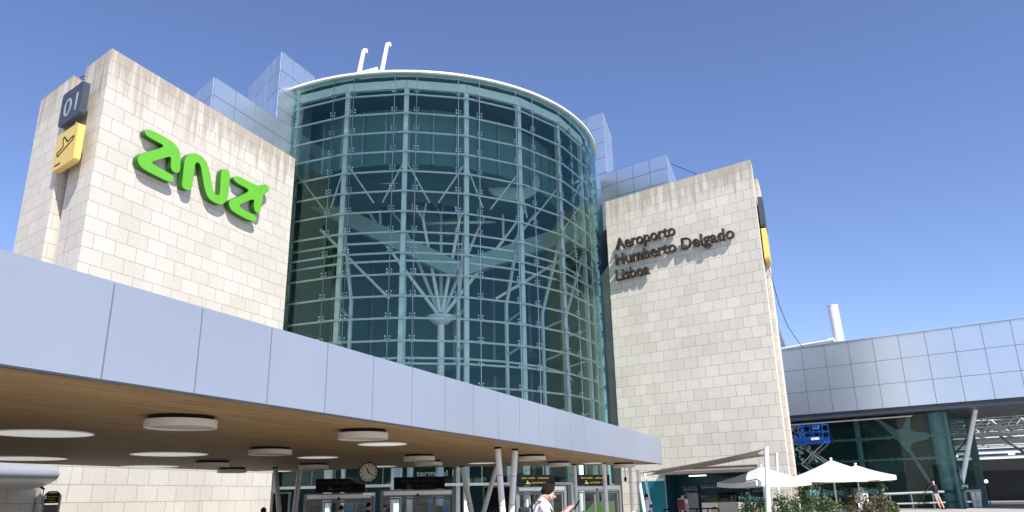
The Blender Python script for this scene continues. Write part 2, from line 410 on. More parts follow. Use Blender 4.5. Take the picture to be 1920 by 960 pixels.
for z in RING:
    for a in joints:
        for s in (-1, 1):
            mb.bar(pol(DR - .3, a, z + .02), pol(DR - .06, a + s * .55, z + .16), .03)
            mb.bar(pol(DR - .3, a, z + .02), pol(DR - .06, a + s * .55, z + .02), .03)
            mb.box(*[q for i in range(3) for q in (pol(DR - .04, a + s * .55, z + .16)[i] - .03, pol(DR - .04, a + s * .55, z + .16)[i] + .03)])
            mb.box(*[q for i in range(3) for q in (pol(DR - .04, a + s * .55, z)[i] - .03, pol(DR - .04, a + s * .55, z)[i] + .03)])
sf = mb.build('glass_fitting', chrome, dr); sf['kind'] = 'stuff'
for c in COLS:
    mb = MB(); mb.bar(pol(DR - .62, c, -.1), pol(DR - .62, c, 23.0), .25, .22, side=pol(1, c)); mb.build('column', steel_w, dr)
    if -20 < c < 80:
        mb = MB(); mb.tube(pol(DR - 2.1, c, -.1), pol(DR - 2.1, c, 11.6), .11); mb.tube(pol(DR - 2.1, c, 11.6), pol(DR - .75, c, 15.6), .10)
        mb.build('inner_column', steel_w, dr)
        for z in (3.9, 5.9, 8.9, 10.7): mb = MB(); mb.bar(pol(DR - .7, c, z + .3), pol(DR - 2.1, c, z), .09); mb.build('bracket', steel_w, dr)
for z in (8.55, 13.35, 14.35):
    mb = MB(); r_ = DR - 2.1 if z < 9 else DR - .95
    for a, b in zip([A0] + COLS, COLS + [A1]): mb.tube(pol(r_, a, z), pol(r_, b, z), .06, n=8)
    mb.build('inner_ring', steel_w, dr)
# diagonal tie rods between neighbouring columns
for c1_, c2_ in zip(COLS, COLS[1:]):
    mb = MB()
    mb.tube(pol(DR - .7, c1_, 18.9), pol(DR - 1.6, c1_ + 7, 16.8), .045, n=6)
    mb.build('tie_rod', steel_w, dr); mb = MB(); mb.tube(pol(DR - .7, c2_, 18.9), pol(DR - 1.6, c2_ - 7, 16.8), .045, n=6)
    mb.build('tie_rod', steel_w, dr)
# roof: plate, white rim, inner fascia
mb = MB()
nn = 72
ang = [-31 + (A1 + 10 + 31) * i / nn for i in range(nn + 1)]
for a, b in zip(ang, ang[1:]):
    mb.hexa([pol(DR - .35, a, TOPZ + .01), pol(DR - .35, b, TOPZ + .01), pol(DR + .12, b, TOPZ + .01), pol(DR + .12, a, TOPZ + .01)],
            [pol(DR - .35, a, TOPZ + .12), pol(DR - .35, b, TOPZ + .12), pol(DR + .12, b, TOPZ + .115), pol(DR + .12, a, TOPZ + .115)])
mb.build('roof_rim', white, dr)
mb = MB()
for a, b in zip(pts, pts[1:]):
    mb.bar(pol(DR - .55, a, 23.25), pol(DR - .55, b, 23.25), .2, .5)
mb.build('edge_beam', steel_w, dr)
mb = MB()
mb.lathe([(0, TOPZ - .02), (DR - .42, TOPZ - .02), (DR - .42, TOPZ + .09), (0, TOPZ + .1)], n=64)
mb.build('roof_plate', darkwall, dr)
# ceiling ribs and a plant level behind the upper glass
mb = MB(); mb.lathe([(3.5, 19.5), (9.2, 19.5), (9.2, 22.9), (3.5, 22.9), (3.5, 19.5)], n=48); mb.build('upper_gallery', darkwall, dr)
for c in [COLS[0] + 8.3 * k for k in range(18)]:
    mb = MB(); mb.bar(pol(9.26, c, 19.5), pol(9.26, c, 22.9), .1, .1); mb.build('gallery_mullion', greym, dr)
# back of the hall
mb = MB()
for i in range(40):
    a, b = A1 + (360 - (A1 - A0)) * i / 40, A1 + (360 - (A1 - A0)) * (i + 1) / 40
    mb.add([pol(DR - .2, a, 0), pol(DR - .2, b, 0), pol(DR - .2, b, 23.4), pol(DR - .2, a, 23.4)], [(0, 1, 2, 3)])
mb.build('rear_wall', darkwall, dr)
for k in range(9):
    c = A1 + 12 + 16.5 * k
    mb = MB(); mb.bar(pol(DR - .45, c, 0), pol(DR - .45, c, 23), .22, .22); mb.build('rear_column', greym, dr)
for z in (4.2, 7.4, 10.6):
    mb = MB()
    for i in range(24):
        a, b = 110 + 200 * i / 24, 110 + 200 * (i + 1) / 24
        mb.hexa([pol(7.2, a, z), pol(7.2, b, z), pol(DR - .3, b, z), pol(DR - .3, a, z)], [pol(7.2, a, z + .35), pol(7.2, b, z + .35), pol(DR - .3, b, z + .35), pol(DR - .3, a, z + .35)])
    mb.build('balcony', darkfloor, dr)
# tree mast with a fan of struts, and two pairs of wide box girders that dip to the middle of the hall
def dl(px, py, Y): return atY(px, py, Y) - V(DC.x, DC.y, 0)
hub = dl(827, 597, 46.5)
mb = MB(); mb.tube((hub.x, hub.y, 0), hub, .26, .22, n=16); mb.build('mast', steel_w, dr)
mb = MB(); mb.lathe([(0, -.5), (.45, -.35), (.85, 0), (.9, .12), (.3, .12), (0, .1)], hub, n=24); mb.build('mast_hub', steel_w, dr, smooth=True)
for px, py, Y in ((715, 447, 45.5), (757, 424, 47.5), (793, 410, 45.2), (827, 404, 48), (862, 410, 45.2), (899, 424, 47.5), (944, 450, 45.5)):
    q = dl(px, py, Y); mb = MB(); mb.tube(hub + (q - hub) * .06, q, .12, .09, n=10); mb.build('strut', steel_w, dr)
    q2 = q + V((q.x - hub.x) * .22 + .5, .8, 2.2); mb = MB(); mb.tube(q, q2, .08, n=8); mb.build('strut', steel_w, dr)
    q2 = q + V((q.x - hub.x) * .22 - .9, .8, 2.0); mb = MB(); mb.tube(q, q2, .08, n=8); mb.build('strut', steel_w, dr)
girm = mat('girder_paint', (.30, .42, .40), .5, 0, .05, 1)
def girder(p, q, w_, h_):
    mb = MB(); mb.bar(p, q, w_, h_); mb.build('girder', girm, dr)
vx1, vx2 = dl(858, 508, 45.5), dl(832, 430, 51)
girder(vx1, dl(585, 378, 45.5), .7, 1.0); girder(vx1, dl(1112, 424, 47), .7, 1.0)
girder(vx2, dl(690, 338, 50.5), .7, 1.0); girder(vx2, dl(1105, 352, 51), .7, 1.0)
for a_, b_, Y1, Y2 in (((662, 353), (723, 446), 47, 46), ((1010, 392), (951, 470), 47, 46), ((640, 470), (730, 560), 45, 46), ((1030, 500), (930, 560), 46, 46), ((600, 430), (690, 520), 45, 46), ((1080, 470), (965, 540), 47, 46)):
    mb = MB(); mb.tube(dl(*a_, Y1), dl(*b_, Y2), .09, n=8); mb.build('brace', steel_w, dr)
discm = mat('pale_disc', (.55, .70, .62), .6, 0, .05, 1)
for px, py, D_, r_, tl in ((962, 345, 43, 1.62, 62), (738, 334, 43, 1.75, 35), (862, 420, 48, 2.4, 20)):
    mb = MB(); mb.lathe([(0, 0), (r_, .0), (r_, .16), (0, .22)], n=40); mb.build('ceiling_disc', discm, dr, Matrix.Translation(atY(px, py, D_)) @ Matrix.Rotation(R(tl), 4, 'X'))
# floor inside and a string course over the doors
mb = MB(); mb.lathe([(0, .62), (DR - .4, .62), (DR - .4, .3)], n=48); 
mb = MB()
for a, b in zip(skin, skin[1:]): mb.hexa([pol(DR - .12, a, 2.26), pol(DR - .12, b, 2.26), pol(DR + .12, b, 2.26), pol(DR + .12, a, 2.26)], [pol(DR - .12, a, 2.38), pol(DR - .12, b, 2.38), pol(DR + .12, b, 2.38), pol(DR + .12, a, 2.38)])
mb.build('door_transom', greym, dr)
_p, _q = atY(781, 893, 36.22), atY(850, 892, 36.3)
text('lettering', 'terminal 1', .36, mat('pale_lettering', (.10, .13, .13), .5), dr, Matrix.Translation(_p) @ Matrix.Rotation(math.atan2(_q.y - _p.y, _q.x - _p.x), 4, 'Z') @ UPR, width=(_q - _p).length)

# two hooked posts and a white box on the drum roof
for i, (x0, y0, x1, y1) in enumerate(((672, 125, 682, 95), (714, 122, 726, 83))):
    Pb = atY(x0, y0, 36.9 + i * .1); Pt = atY(x1, y1, 36.9 + i * .1); Pb.z = TOPZ + .05
    mb = MB(); d = Pt - Pb
    mb.tube((0, 0, 0), d, .13, .11, n=10); mb.tube(d, d + V(.12, 0, .06), .11, .09, n=10); mb.tube(d + V(.12, 0, .06), d + V(.2, 0, -.14), .09, .05, n=10)
    o = mb.build('vent_post', white, None, Matrix.Translation(Pb)); tag(o, ('shorter' if i == 0 else 'taller') + ' white hooked vent post leaning on the drum roof', 'vent pipe', 'hooked posts on the drum roof')
Pb = atY(693, 124, 37.1)
mb = MB(); mb.hexa([(-.45, -.3, 0), (.45, -.3, 0), (.45, .3, 0), (-.45, .3, 0)], [(-.45, -.3, .35), (.5, -.3, .62), (.5, .3, .62), (-.45, .3, .35)])
tag(mb.build('roof_hatch', white, None, Matrix.Translation((Pb.x, Pb.y, TOPZ + .12)), bevel=.03), 'small white sloping box between the hooked posts on the drum roof', 'roof hatch')

# ------------------------------------------------------------------ entrance canopy
ZS, TH = 2.88, 1.0
cn = thing('entrance_canopy', 'long blue white fascia canopy with a brown wooden ceiling over the doors', 'canopy')
pA = atZ(0, 683.3, ZS); pE = atZ(1242, 870, ZS)
dA = V(FL.d.x, FL.d.y, 0)
nb = V(FL.n.x, FL.n.y, 0)
nrm = -nb
P0 = pA - dA * 9.0
flen = (pE - P0).dot(dA); P0 = pE - dA * flen
def bk(x, y): 
    q = atZ(x, y, ZS); return V(q.x, q.y, 0)
back = [bk(508, 885), bk(700, 878), bk(870, 875), bk(1060, 872.5), bk(1180, 871.8)]
bl0 = V(back[0].x, back[0].y, 0) - dA * 24
E0 = V(pE.x, pE.y, 0); S0 = V(P0.x, P0.y, 0)
ins = nb * .12
poly = [S0 + ins, E0 + ins] + back[::-1] + [bl0]
mb = MB(); mb.add([(p.x, p.y, ZS) for p in poly], [tuple(reversed(range(len(poly))))]); sof = mb.build('soffit', woodm, cn)
if sof.data.polygons[0].normal.z > 0: sof.data.flip_normals()
top = [S0 + ins, E0 + ins] + [b for b in back[::-1]] + [bl0]
mb = MB()
n = len(top); hs = [TH, TH] + [TH] * (len(back) - 1) + [.32, .32]
vs = [(p.x, p.y, ZS + .02) for p in top] + [(p.x, p.y, ZS + h) for p, h in zip(top, hs)]
mb.add(vs, [(i, (i + 1) % n, n + (i + 1) % n, n + i) for i in range(n)])
c = sum(top, V(0, 0, 0)) / n
mb.add([(p.x, p.y, ZS + h) for p, h in zip(top, hs)], [tuple(range(n))])
mb.build('roof_body', greym, cn)
# fascia panels, 12 mm joints
xs = [192.7, 366.7, 501.7, 612, 700, 774, 835, 888]
def fs_(x):
    p = atY(x, 690, 1); d = ray(x, 690); k = (pE - V(0, 0, CH)).dot(nrm) / d.dot(nrm); return (V(0, 0, CH) + d * k - P0).dot(dA)
s0 = fs_(192.7); stp = (fs_(835) - s0) / 6
ss = [s0 + stp * k for k in range(-8, 14)]
ss = [q for q in ss if 0 < q < flen - .6] + [flen]
prev = 0
zT = ZS + 1.02
for q in ss:
    a, b = P0 + dA * (prev + .011), P0 + dA * (q - .011)
    mb = MB(); mb.hexa([V(p.x, p.y, ZS - .0) for p in (a, b, b + nb * .05, a + nb * .05)], [V(p.x, p.y, zT) for p in (a + nb * PJ.uniform(0, .006), b + nb * PJ.uniform(0, .006), b + nb * .05, a + nb * .05)])
    mb.build('fascia_panel', fas, cn); prev = q
mb = MB(); mb.bar(P0 + nb * .085 + V(0, 0, .5), pE + nb * .085 + V(0, 0, .5) - dA * .02, .06, .9); mb.build('fascia_backing', alu_d, cn)
mb = MB(); a, b = P0 + nb * .03, pE + nb * .03
mb.bar(V(a.x, a.y, ZS - .012), V(b.x, b.y, ZS - .012), .06, .016); mb.build('drip_edge', charcoal, cn)
mb = MB(); q = pE - dA * .03; e = V(back[-1].x, back[-1].y, ZS)
mb.hexa([V(E0.x, E0.y, ZS), V(e.x, e.y, ZS), V(e.x, e.y, ZS) + dA * .04, V(E0.x, E0.y, ZS) + dA * .04], [V(E0.x, E0.y, zT), V(e.x, e.y, zT), V(e.x, e.y, zT) + dA * .04, V(E0.x, E0.y, zT) + dA * .04]); mb.build('end_panel', fas, cn)

# ceiling lights
proto = {}
def ceil_light(px, py, wpx, kind, label):
    drop = .12 if kind == 'drum' else 0
    P = atZ(px, py, ZS - drop * .7); dia = wpx * P.y / F * .985
    r_ = dia / 2
    t = thing('ceiling_light', label, 'ceiling light', V(P.x, P.y, ZS), 'round lights in the canopy ceiling')
    if kind == 'drum':
        mb = MB(); mb.lathe([(r_ * .93, -.06), (r_, -.06), (r_, -.165), (r_ * .93, -.165), (r_ * .93, -.06)], n=48); mb.build('shade_ring', cream, t, smooth=False)
        mb = MB(); mb.disc((0, 0, -.145), r_ * .925, 48, up=False); mb.build('diffuser', lampw, t)
        mb = MB(); mb.lathe([(0, -.004), (r_ * .9, -.004), (r_ * .9, -.07), (0, -.07)], n=40); mb.build('mounting_plate', dark, t)
    else:
        mb = MB(); mb.disc((0, 0, -.012), r_, 48, up=False); mb.build('diffuser', lampe2, t)
        mb = MB(); mb.lathe([(r_, -.002), (r_ + .02, -.002), (r_ + .02, -.02), (r_, -.02)], n=48); mb.build('trim_ring', white, t)
lampe2 = mat('glowing_diffuser', (.85, .84, .80), .5, 0, .02, 2, emit=.34)
for px, py, wp, lab in ((340, 792, 128, 'largest round drum light, hanging just behind the fascia on the left'), (681, 815, 92, 'round drum light beside the bright flush disc in mid canopy'),
        (507, 846, 78, 'round drum light hanging left of the pale flush disc'), (398, 870, 62, 'shaded drum light close above the stone wall'), (435, 882, 52, 'small shaded drum light lowest above the stone wall'),
        (588, 874, 54, 'drum light beside the slanted column left of the clock'), (786, 858, 58, 'drum light right of the clock, upper of a close pair'), (804, 868, 50, 'drum light right of the clock, lower of a close pair'),
        (997, 858, 52, 'drum light right of the white pair of columns'), (1047, 870, 44, 'small drum light above the walking man'), (1170, 872, 40, 'small drum light at the right end of the canopy')):
    ceil_light(px, py, wp, 'drum', lab)
for px, py, wp, lab in ((80, 812, 170, 'largest flush white disc light at the far left'), (42, 859, 146, 'flush white disc light above the metal hood'), (318, 851, 132, 'wide flush disc light above the stone wall'),
        (280, 874, 100, 'dim flush disc light at the back edge of the canopy'), (596, 857, 73, 'bright flush disc light left of the clock'), (717, 832, 88, 'bright flush disc light above the clock'),
        (515, 883, 60, 'flush disc light at the corner above the dark column'), (716, 874, 52, 'flush disc light partly hidden by the clock'), (904, 868, 50, 'flush disc light left of the white pair of columns'), (1112, 868, 38, 'small flush disc light between the right columns')):
    ceil_light(px, py, wp, 'flush', lab)

# canopy columns
def column(x0, y0, x1, y1, wpx, label, m=None, cat='column'):
    Pt = atZ(x0, y0, ZS); Y = Pt.y
    Pl = atY(x1, y1, Y); d = (Pl - Pt); k = (Pt.z - gz(Y)) / -d.z; Pg = Pt + d * k
    r_ = wpx * Y / F / 2
    t = thing('canopy_column', label, 'column', Pg, 'columns under the canopy')
    d = Pt - Pg
    mb = MB(); mb.tube((0, 0, 0), d - d.normalized() * .03, r_, r_ * .93, n=20); mb.build('shaft', m or white, t, smooth=False)
    mb = MB()
    for q in (.28, .52, .76): mb.tube(d * q, d * q + d.normalized() * .015, r_ * 1.04, n=20)
    mb.build('joint_band', greym, t)
    mb = MB(); mb.tube(d - d.normalized() * .05, V(d.x, d.y, d.z - .003), r_ * 1.05, n=20); mb.build('head_plate', dark, t)
column(933, 838, 942.5, 960, 11.5, 'left leaning white column of the front V pair')
column(966, 841.5, 959, 960, 11.5, 'right leaning white column of the front V pair')
column(1077, 870, 1081, 960, 7.2, 'slim white column before the right hand doors')
column(1132, 867.5, 1137.6, 960, 7.6, 'white column just right of the walking man')
column(1181, 872, 1186, 960, 6.4, 'white column beside the right stone block')
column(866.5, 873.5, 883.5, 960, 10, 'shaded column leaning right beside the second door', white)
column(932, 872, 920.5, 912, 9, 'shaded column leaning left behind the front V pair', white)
column(516, 876, 521, 930, 9, 'dark shaded column by the stone wall corner', greym)  # grey in place of white puts the canopy's shade into its colour
column(563, 877, 553, 960, 10, 'shaded column leaning left by the first door', greym)  # grey here too, shade painted into the shaft

# clock
Pc = atY(691, 886, 25.5); Pc.z = min(Pc.z, ZS - .31)
ck = thing('station_clock', 'round double faced station clock hanging from the wooden canopy ceiling', 'clock', Matrix.Translation(Pc) @ Matrix.Rotation(math.atan2(Pc.x, Pc.y) * -1, 4, 'Z'))
def ringxz(r0, r1, y0, y1, n=40):
    mb = MB(); vs = []; 
    for r_, y in ((r0, y0), (r1, y0), (r1, y1), (r0, y1), (r0, y0)): vs += [(r_ * math.cos(2 * math.pi * i / n), y, r_ * math.sin(2 * math.pi * i / n)) for i in range(n)]
    fs = [(k * n + i, k * n + (i + 1) % n, (k + 1) * n + (i + 1) % n, (k + 1) * n + i) for k in range(4) for i in range(n)]
    return mb.add(vs, fs)
rc = .285
ringxz(rc, rc + .03, -.09, .09).build('case', dark, ck)
mb = MB(); mb.add([(rc * math.cos(2 * math.pi * i / 40), -.06, rc * math.sin(2 * math.pi * i / 40)) for i in range(40)], [tuple(range(40))]); mb.add([(rc * math.cos(2 * math.pi * i / 40), .06, rc * math.sin(2 * math.pi * i / 40)) for i in range(40)], [tuple(range(40))]); mb.build('dial', cream, ck)
mb = MB()
for i in range(12):
    a = math.pi * i / 6; mb.bar((.2 * math.sin(a), -.066, .2 * math.cos(a)), (.265 * math.sin(a), -.066, .265 * math.cos(a)), .024, .006, side=(0, 1, 0))
mb.build('hour_mark', dark, ck)
for ln, a, wd, nm in ((.15, 340, .032, 'hour_hand'), (.24, 119, .024, 'minute_hand')):
    mb = MB(); a = R(a); mb.bar((-.04 * math.sin(a), -.075, -.04 * math.cos(a)), (ln * math.sin(a), -.075, ln * math.cos(a)), wd, .006, side=(0, 1, 0)); mb.build(nm, dark, ck)
mb = MB(); mb.tube((0, 0, rc + .02), (0, 0, ZS - Pc.z), .03); mb.build('hanger', dark, ck)

# ------------------------------------------------------------------ doors and signs
DZ = 2.2
def dpt(px, py, Y): return atY(px, py, Y)
def doorset(x0, x1, yt, D, label, rot):
    """automatic door unit; x0..x1 and top row in the photograph, D its distance"""
    a, b = atY(x0, yt, D), atY(x1, yt, D + rot); W = math.hypot(b.x - a.x, b.y - a.y); an = math.atan2(b.y - a.y, b.x - a.x)
    zg = gz((a.y + b.y) / 2); H = (a.z + b.z) / 2 - zg
    t = thing('sliding_door', label, 'door', Matrix.Translation((a.x, a.y, zg)) @ Matrix.Rotation(an, 4, 'Z'), 'automatic glass doors under the canopy')
    mb = MB(); mb.box(0, .13, -.1, .15, 0, H); mb.box(W - .13, W, -.1, .15, 0, H); mb.box(.13, W - .13, -.1, .15, H - .28, H); mb.build('frame', chrome_d, t)
    mb = MB(); mb.box(.13, W - .13, -.13, -.103, H - .2, H - .05); mb.build('header_cover', chrome, t)
    mb = MB(); mb.tube((W / 2, -.16, H - .2), (W / 2, -.13, H - .2), .05, n=12); mb.build('sensor', dark, t)
    n = 4
    for i in range(n):
        xa, xb = .15 + (W - .3) * i / n, .15 + (W - .3) * (i + 1) / n - .015; yy = -.03 if i in (0, 3) else .04
        l = MB(); l.box(xa, xa + .05, yy, yy + .04, .03, H - .3); l.box(xb - .05, xb, yy, yy + .04, .03, H - .3); l.box(xa + .05, xb - .05, yy, yy + .04, .03, .13); l.box(xa + .05, xb - .05, yy, yy + .04, H - .37, H - .3)
        lo = l.build('door_leaf', chrome_d, t)
        gl = MB(); gl.add([(xa + .05, yy + .02, .13), (xb - .05, yy + .02, .13), (xb - .05, yy + .02, H - .37), (xa + .05, yy + .02, H - .37)], [(0, 1, 2, 3)]); gl.build('pane', doorglass, lo)
    return t, W, H
chrome_d = mat('door_aluminium', (.24, .25, .245), .4, .4, .05, 6)
doorset(571, 703, 925, 32.6, 'automatic glass door in deep shade, nearest the left stone wall', 0.1)
doorset(714, 853, 918, 32.3, 'automatic glass door below the terminal lettering', 0.2)
doorset(966, 1060, 911.5, 36.8, 'sunlit automatic glass door behind the walking man', .9)
doorset(1068, 1161, 910, 38.4, 'sunlit automatic glass door nearest the right stone block', 2.2)
def hung_sign(x0, x1, y0, y1, D, rot, label, lit):
    a, b = atY(x0, y1, D), atY(x1, y1, D + rot); c_ = atY(x0, y0, D); W = math.hypot(b.x - a.x, b.y - a.y); an = math.atan2(b.y - a.y, b.x - a.x); H = c_.z - a.z
    t = thing('door_sign', label, 'sign', Matrix.Translation(a) @ Matrix.Rotation(an, 4, 'Z'), 'black signs over the doors')
    mb = MB(); mb.box(0, W, 0, .12, 0, H); mb.build('panel', dark, t, bevel=.01)
    for xx in (.1, W - .1): mb = MB(); mb.bar((xx, .06, H - .02), (xx, .61, H - .02), .04); mb.build('bracket', greym, t)
    m = txt_y if lit else mat('shaded_lettering', (.05, .045, .03), .5)  # signs in shade get darker letters, the shade is in the colour
    k = H / .62
    text('lettering', 'bem-vindo   welcome', .17 * k, m, t, t.matrix_world @ Matrix.Translation((W * .14, -.006, H * .62)) @ UPR, width=W * .7)
    text('lettering', 'terminal 1', .17 * k, m, t, t.matrix_world @ Matrix.Translation((W * .40, -.006, H * .18)) @ UPR, width=W * .34)
    px = W * .24; mb = prism_xz([(px, H * .14), (px + .34 * k, H * .14), (px + .34 * k, H * .22), (px + .24 * k, H * .24), (px + .12 * k, H * .46), (px + .07 * k, H * .46), (px + .09 * k, H * .26), (px, H * .2)], -.008, -.002)
    mb.build('aircraft_symbol', m, t)
hung_sign(591, 684, 898, 924, 32.1, .1, 'black door sign with faint letters right beside the hanging clock', False)
hung_sign(738, 834, 895, 918, 31.8, .2, 'black door sign with faint letters below the terminal lettering', False)
hung_sign(968, 1041, 890.5, 910.5, 36.3, .8, 'black door sign with yellow letters above the walking man', True)
hung_sign(1081, 1144, 890, 910, 38.3, 1.4, 'black door sign with yellow letters nearest the right stone block', True)

# entrance lobby behind the doors: vestibule wall, blue and green displays
def slab(name, x0, x1, y0, y1, D, m, label, cat, th=.12, group=None):
    a, b = atY(x0, y1, D), atY(x1, y0, D)
    mb = MB(); mb.box(a.x, b.x, D, D + th, a.z, b.z); o = mb.build(name, m); 
    o.data.transform(Matrix.Translation((-(a.x + b.x) / 2, -D, -a.z))); o.location = ((a.x + b.x) / 2, D, a.z)
    return tag(o, label, cat, group)
def framed_panel(name, x0, x1, y0, D, m, label, cat, group=None, H=None):
    a, b = atY(x0, y0, D), atY(x1, y0, D); z0 = gz(D); W = b.x - a.x; H = a.z - z0
    t = thing(name, label, cat, V(a.x, D, z0), group)
    mb = MB(); mb.box(0, W, .02, .14, 0, H); mb.build('screen', m, t)
    mb = MB(); mb.box(-.05, 0, 0, .16, 0, H + .05); mb.box(W, W + .05, 0, .16, 0, H + .05); mb.box(0, W, 0, .16, H + .001, H + .05); mb.build('frame', chrome_d, t)
    return t
board = framed_panel('information_totem', 908, 956, 914, 32.2, dark, 'tall black information board with dim figures behind the front V columns', 'sign')
for k, (tx, zz) in enumerate((('1021', 1.0), ('45A', .55))): text('lettering', tx, .38, mat('dim_figures', (.06, .055, .05), .5), board, board.matrix_world @ Matrix.Translation((.15, .012, zz)) @ UPR)
framed_panel('vending_kiosk', 513, 541, 926, 33.2, dark, 'dark kiosk cabinet standing by the stone wall corner', 'kiosk')
framed_panel('advert_screen', 650, 668, 936, 40.5, screen_b, 'blue lit poster seen through the first door', 'poster', 'coloured posters inside the lobby')
framed_panel('advert_screen', 804, 811, 932, 41, screen_b, 'slim blue poster seen through the middle of the second door', 'poster', 'coloured posters inside the lobby')
framed_panel('advert_screen', 832, 842, 940, 41, screen_b, 'blue poster at the right side of the second door', 'poster', 'coloured posters inside the lobby')
for x0, x1, y0, D, lab in ((650, 700, 958, 41.5, 'green counter front inside the first door'), (776, 850, 951, 41.5, 'green counter front inside the second door'), (1030, 1056, 944, 42, 'green counter front behind the walking man'), (1092, 1150, 942, 43.5, 'green counter front inside the last door')):
    framed_panel('check_in_counter', x0, x1, y0, D, screen_g, lab, 'counter', 'green counters inside the lobby')
# pale portal columns in the lobby
for x0, y0, D, lab in ((612, 932, 38.5, 'pale lobby pillar inside the first door'), (738, 931, 38.5, 'pale lobby pillar left inside the second door'), (768, 932, 40, 'thin pale lobby pillar in the second door'), (988, 926, 40, 'pale lobby pillar left of the walking man'), (1090, 922, 41, 'pale round lobby pillar inside the last door')):
    a = atY(x0, y0, D); mb = MB(); mb.tube((0, 0, -.1), (0, 0, 3.6), .16, n=14); mb.tube((0, 0, 3.45), (0, 0, 3.6), .22, n=14)
    tag(mb.build('lobby_pillar', steel_w, None, Matrix.Translation((a.x, D, gz(D)))), lab, 'pillar', 'pale pillars in the lobby')

# ------------------------------------------------------------------ logo and letters
def lx(pts, ox, oy, k, Y): 
    out = []
    for p in pts:
        q = FL.py(ox + p[0] / k, oy + p[1] / k, Y); out.append((q.x, q.z))
    return out
LOGO = [[(185, 58), (260, 90), (340, 135), (410, 175), (455, 230), (475, 290), (472, 360), (470, 420), (460, 445), (440, 455), (405, 440), (388, 415), (385, 380), (390, 330), (385, 310), (365, 305), (290, 328), (215, 350), (213, 362), (260, 395), (330, 432), (395, 467), (412, 495), (410, 525), (390, 535), (350, 525), (250, 475), (150, 425), (105, 385), (85, 335), (95, 300), (130, 275), (200, 255), (270, 235), (315, 220), (320, 207), (300, 190), (230, 155), (170, 118), (150, 90), (160, 65)],
 [(485, 570), (490, 520), (505, 370), (515, 320), (545, 285), (590, 272), (640, 285), (690, 325), (720, 380), (740, 460), (760, 580), (775, 630), (800, 655), (820, 655), (828, 630), (835, 500), (840, 440), (862, 415), (890, 418), (912, 440), (917, 480), (910, 600), (895, 690), (870, 725), (830, 738), (780, 720), (730, 685), (705, 640), (685, 570), (670, 480), (658, 395), (640, 362), (620, 355), (605, 370), (600, 410), (580, 560), (570, 600), (545, 608), (510, 598)],
 [(960, 487), (985, 481), (1010, 488), (1090, 530), (1150, 560), (1180, 573), (1200, 567), (1225, 553), (1255, 562), (1270, 590), (1264, 620), (1240, 636), (1215, 648), (1208, 700), (1195, 790), (1183, 815), (1160, 812), (1140, 792), (1132, 760), (1138, 700), (1125, 688), (1060, 712), (1008, 735), (1003, 748), (1025, 775), (1090, 808), (1140, 830), (1160, 855), (1150, 885), (1125, 888), (1060, 865), (980, 820), (930, 785), (908, 740), (912, 705), (940, 690), (1010, 660), (1080, 625), (1087, 606), (1060, 585), (1000, 555), (965, 528), (948, 507)]]
lg = thing('logo_sign', 'big green rounded logo letters fixed on the left stone wall', 'sign', FL.mat())
for L_ in LOGO:
    q = lx(L_, 240, 230, 4.8, -.34)
    prism_xz(chaikin(q, 1), -.34, -.06, 0, 1).build('letter', [green, green_d], lg)
    mb = MB(); c_ = (sum(a for a, b in q) / len(q), sum(b for a, b in q) / len(q))
    mb.tube((q[0][0] + .1, -.1, q[0][1] - .1), (q[0][0] + .1, .01, q[0][1] - .1), .03, n=6); mb.build('fixing', greym, lg)
nm = thing('name_sign', 'dark raised letters spelling the airport name on the right stone wall', 'sign', FR.mat())
for body, x0, z0, wd in (('Aeroporto', .72, 16.28, 4.1), ('Humberto Delgado', .66, 15.27, 7.72), ('Lisboa', .62, 14.27, 2.3)):
    text('lettering', body, 1.0, brown_l, nm, FR.mat() @ Matrix.Translation((x0, -.2, z0)) @ UPR, width=wd, extrude=.085, offset=.011)

# square wayfinding boxes at the outer ends of the two stone blocks
def rbox(w_, h_, d_, r_=.14, n=5):
    pts = []
    for cx_, cz_, a0 in ((w_ - r_, h_ - r_, 0), (r_, h_ - r_, 90), (r_, r_, 180), (w_ - r_, r_, 270)):
        pts += [(cx_ + r_ * math.cos(R(a0 + 90 * i / n)), cz_ + r_ * math.sin(R(a0 + 90 * i / n))) for i in range(n + 1)]
    return prism_xz(pts, 0, d_)
uw = FL.d * u.x + FL.n * u.y; FE = Frame((FL.o.x, FL.o.y), math.atan2(uw.y, uw.x))   # along the outer end, y = to the right/inside
def endsign(fr, c4, Y, m, name, label, flip):
    q = [fr.py(x, y, Y) for x, y in c4]       # far-top, near-top, near-bottom, far-bottom
    xa = (q[1].x + q[2].x) / 2; xb = (q[0].x + q[3].x) / 2; zt = (q[0].z + q[1].z) / 2; zb = (q[2].z + q[3].z) / 2
    return xa, xb, zb, zt
xa, xb, zb, zt = endsign(FE, ((118, 178), (158, 155), (150, 214), (112, 237)), .55, charcoal, '', '', 0)
W_, H_ = abs(xb - xa), zt - zb
def end_matrix(fr, x, Y, z, flip=False):
    return fr.mat(x, Y, z) @ (Matrix.Rotation(math.pi, 4, 'Z') if flip else Matrix.Identity(4))
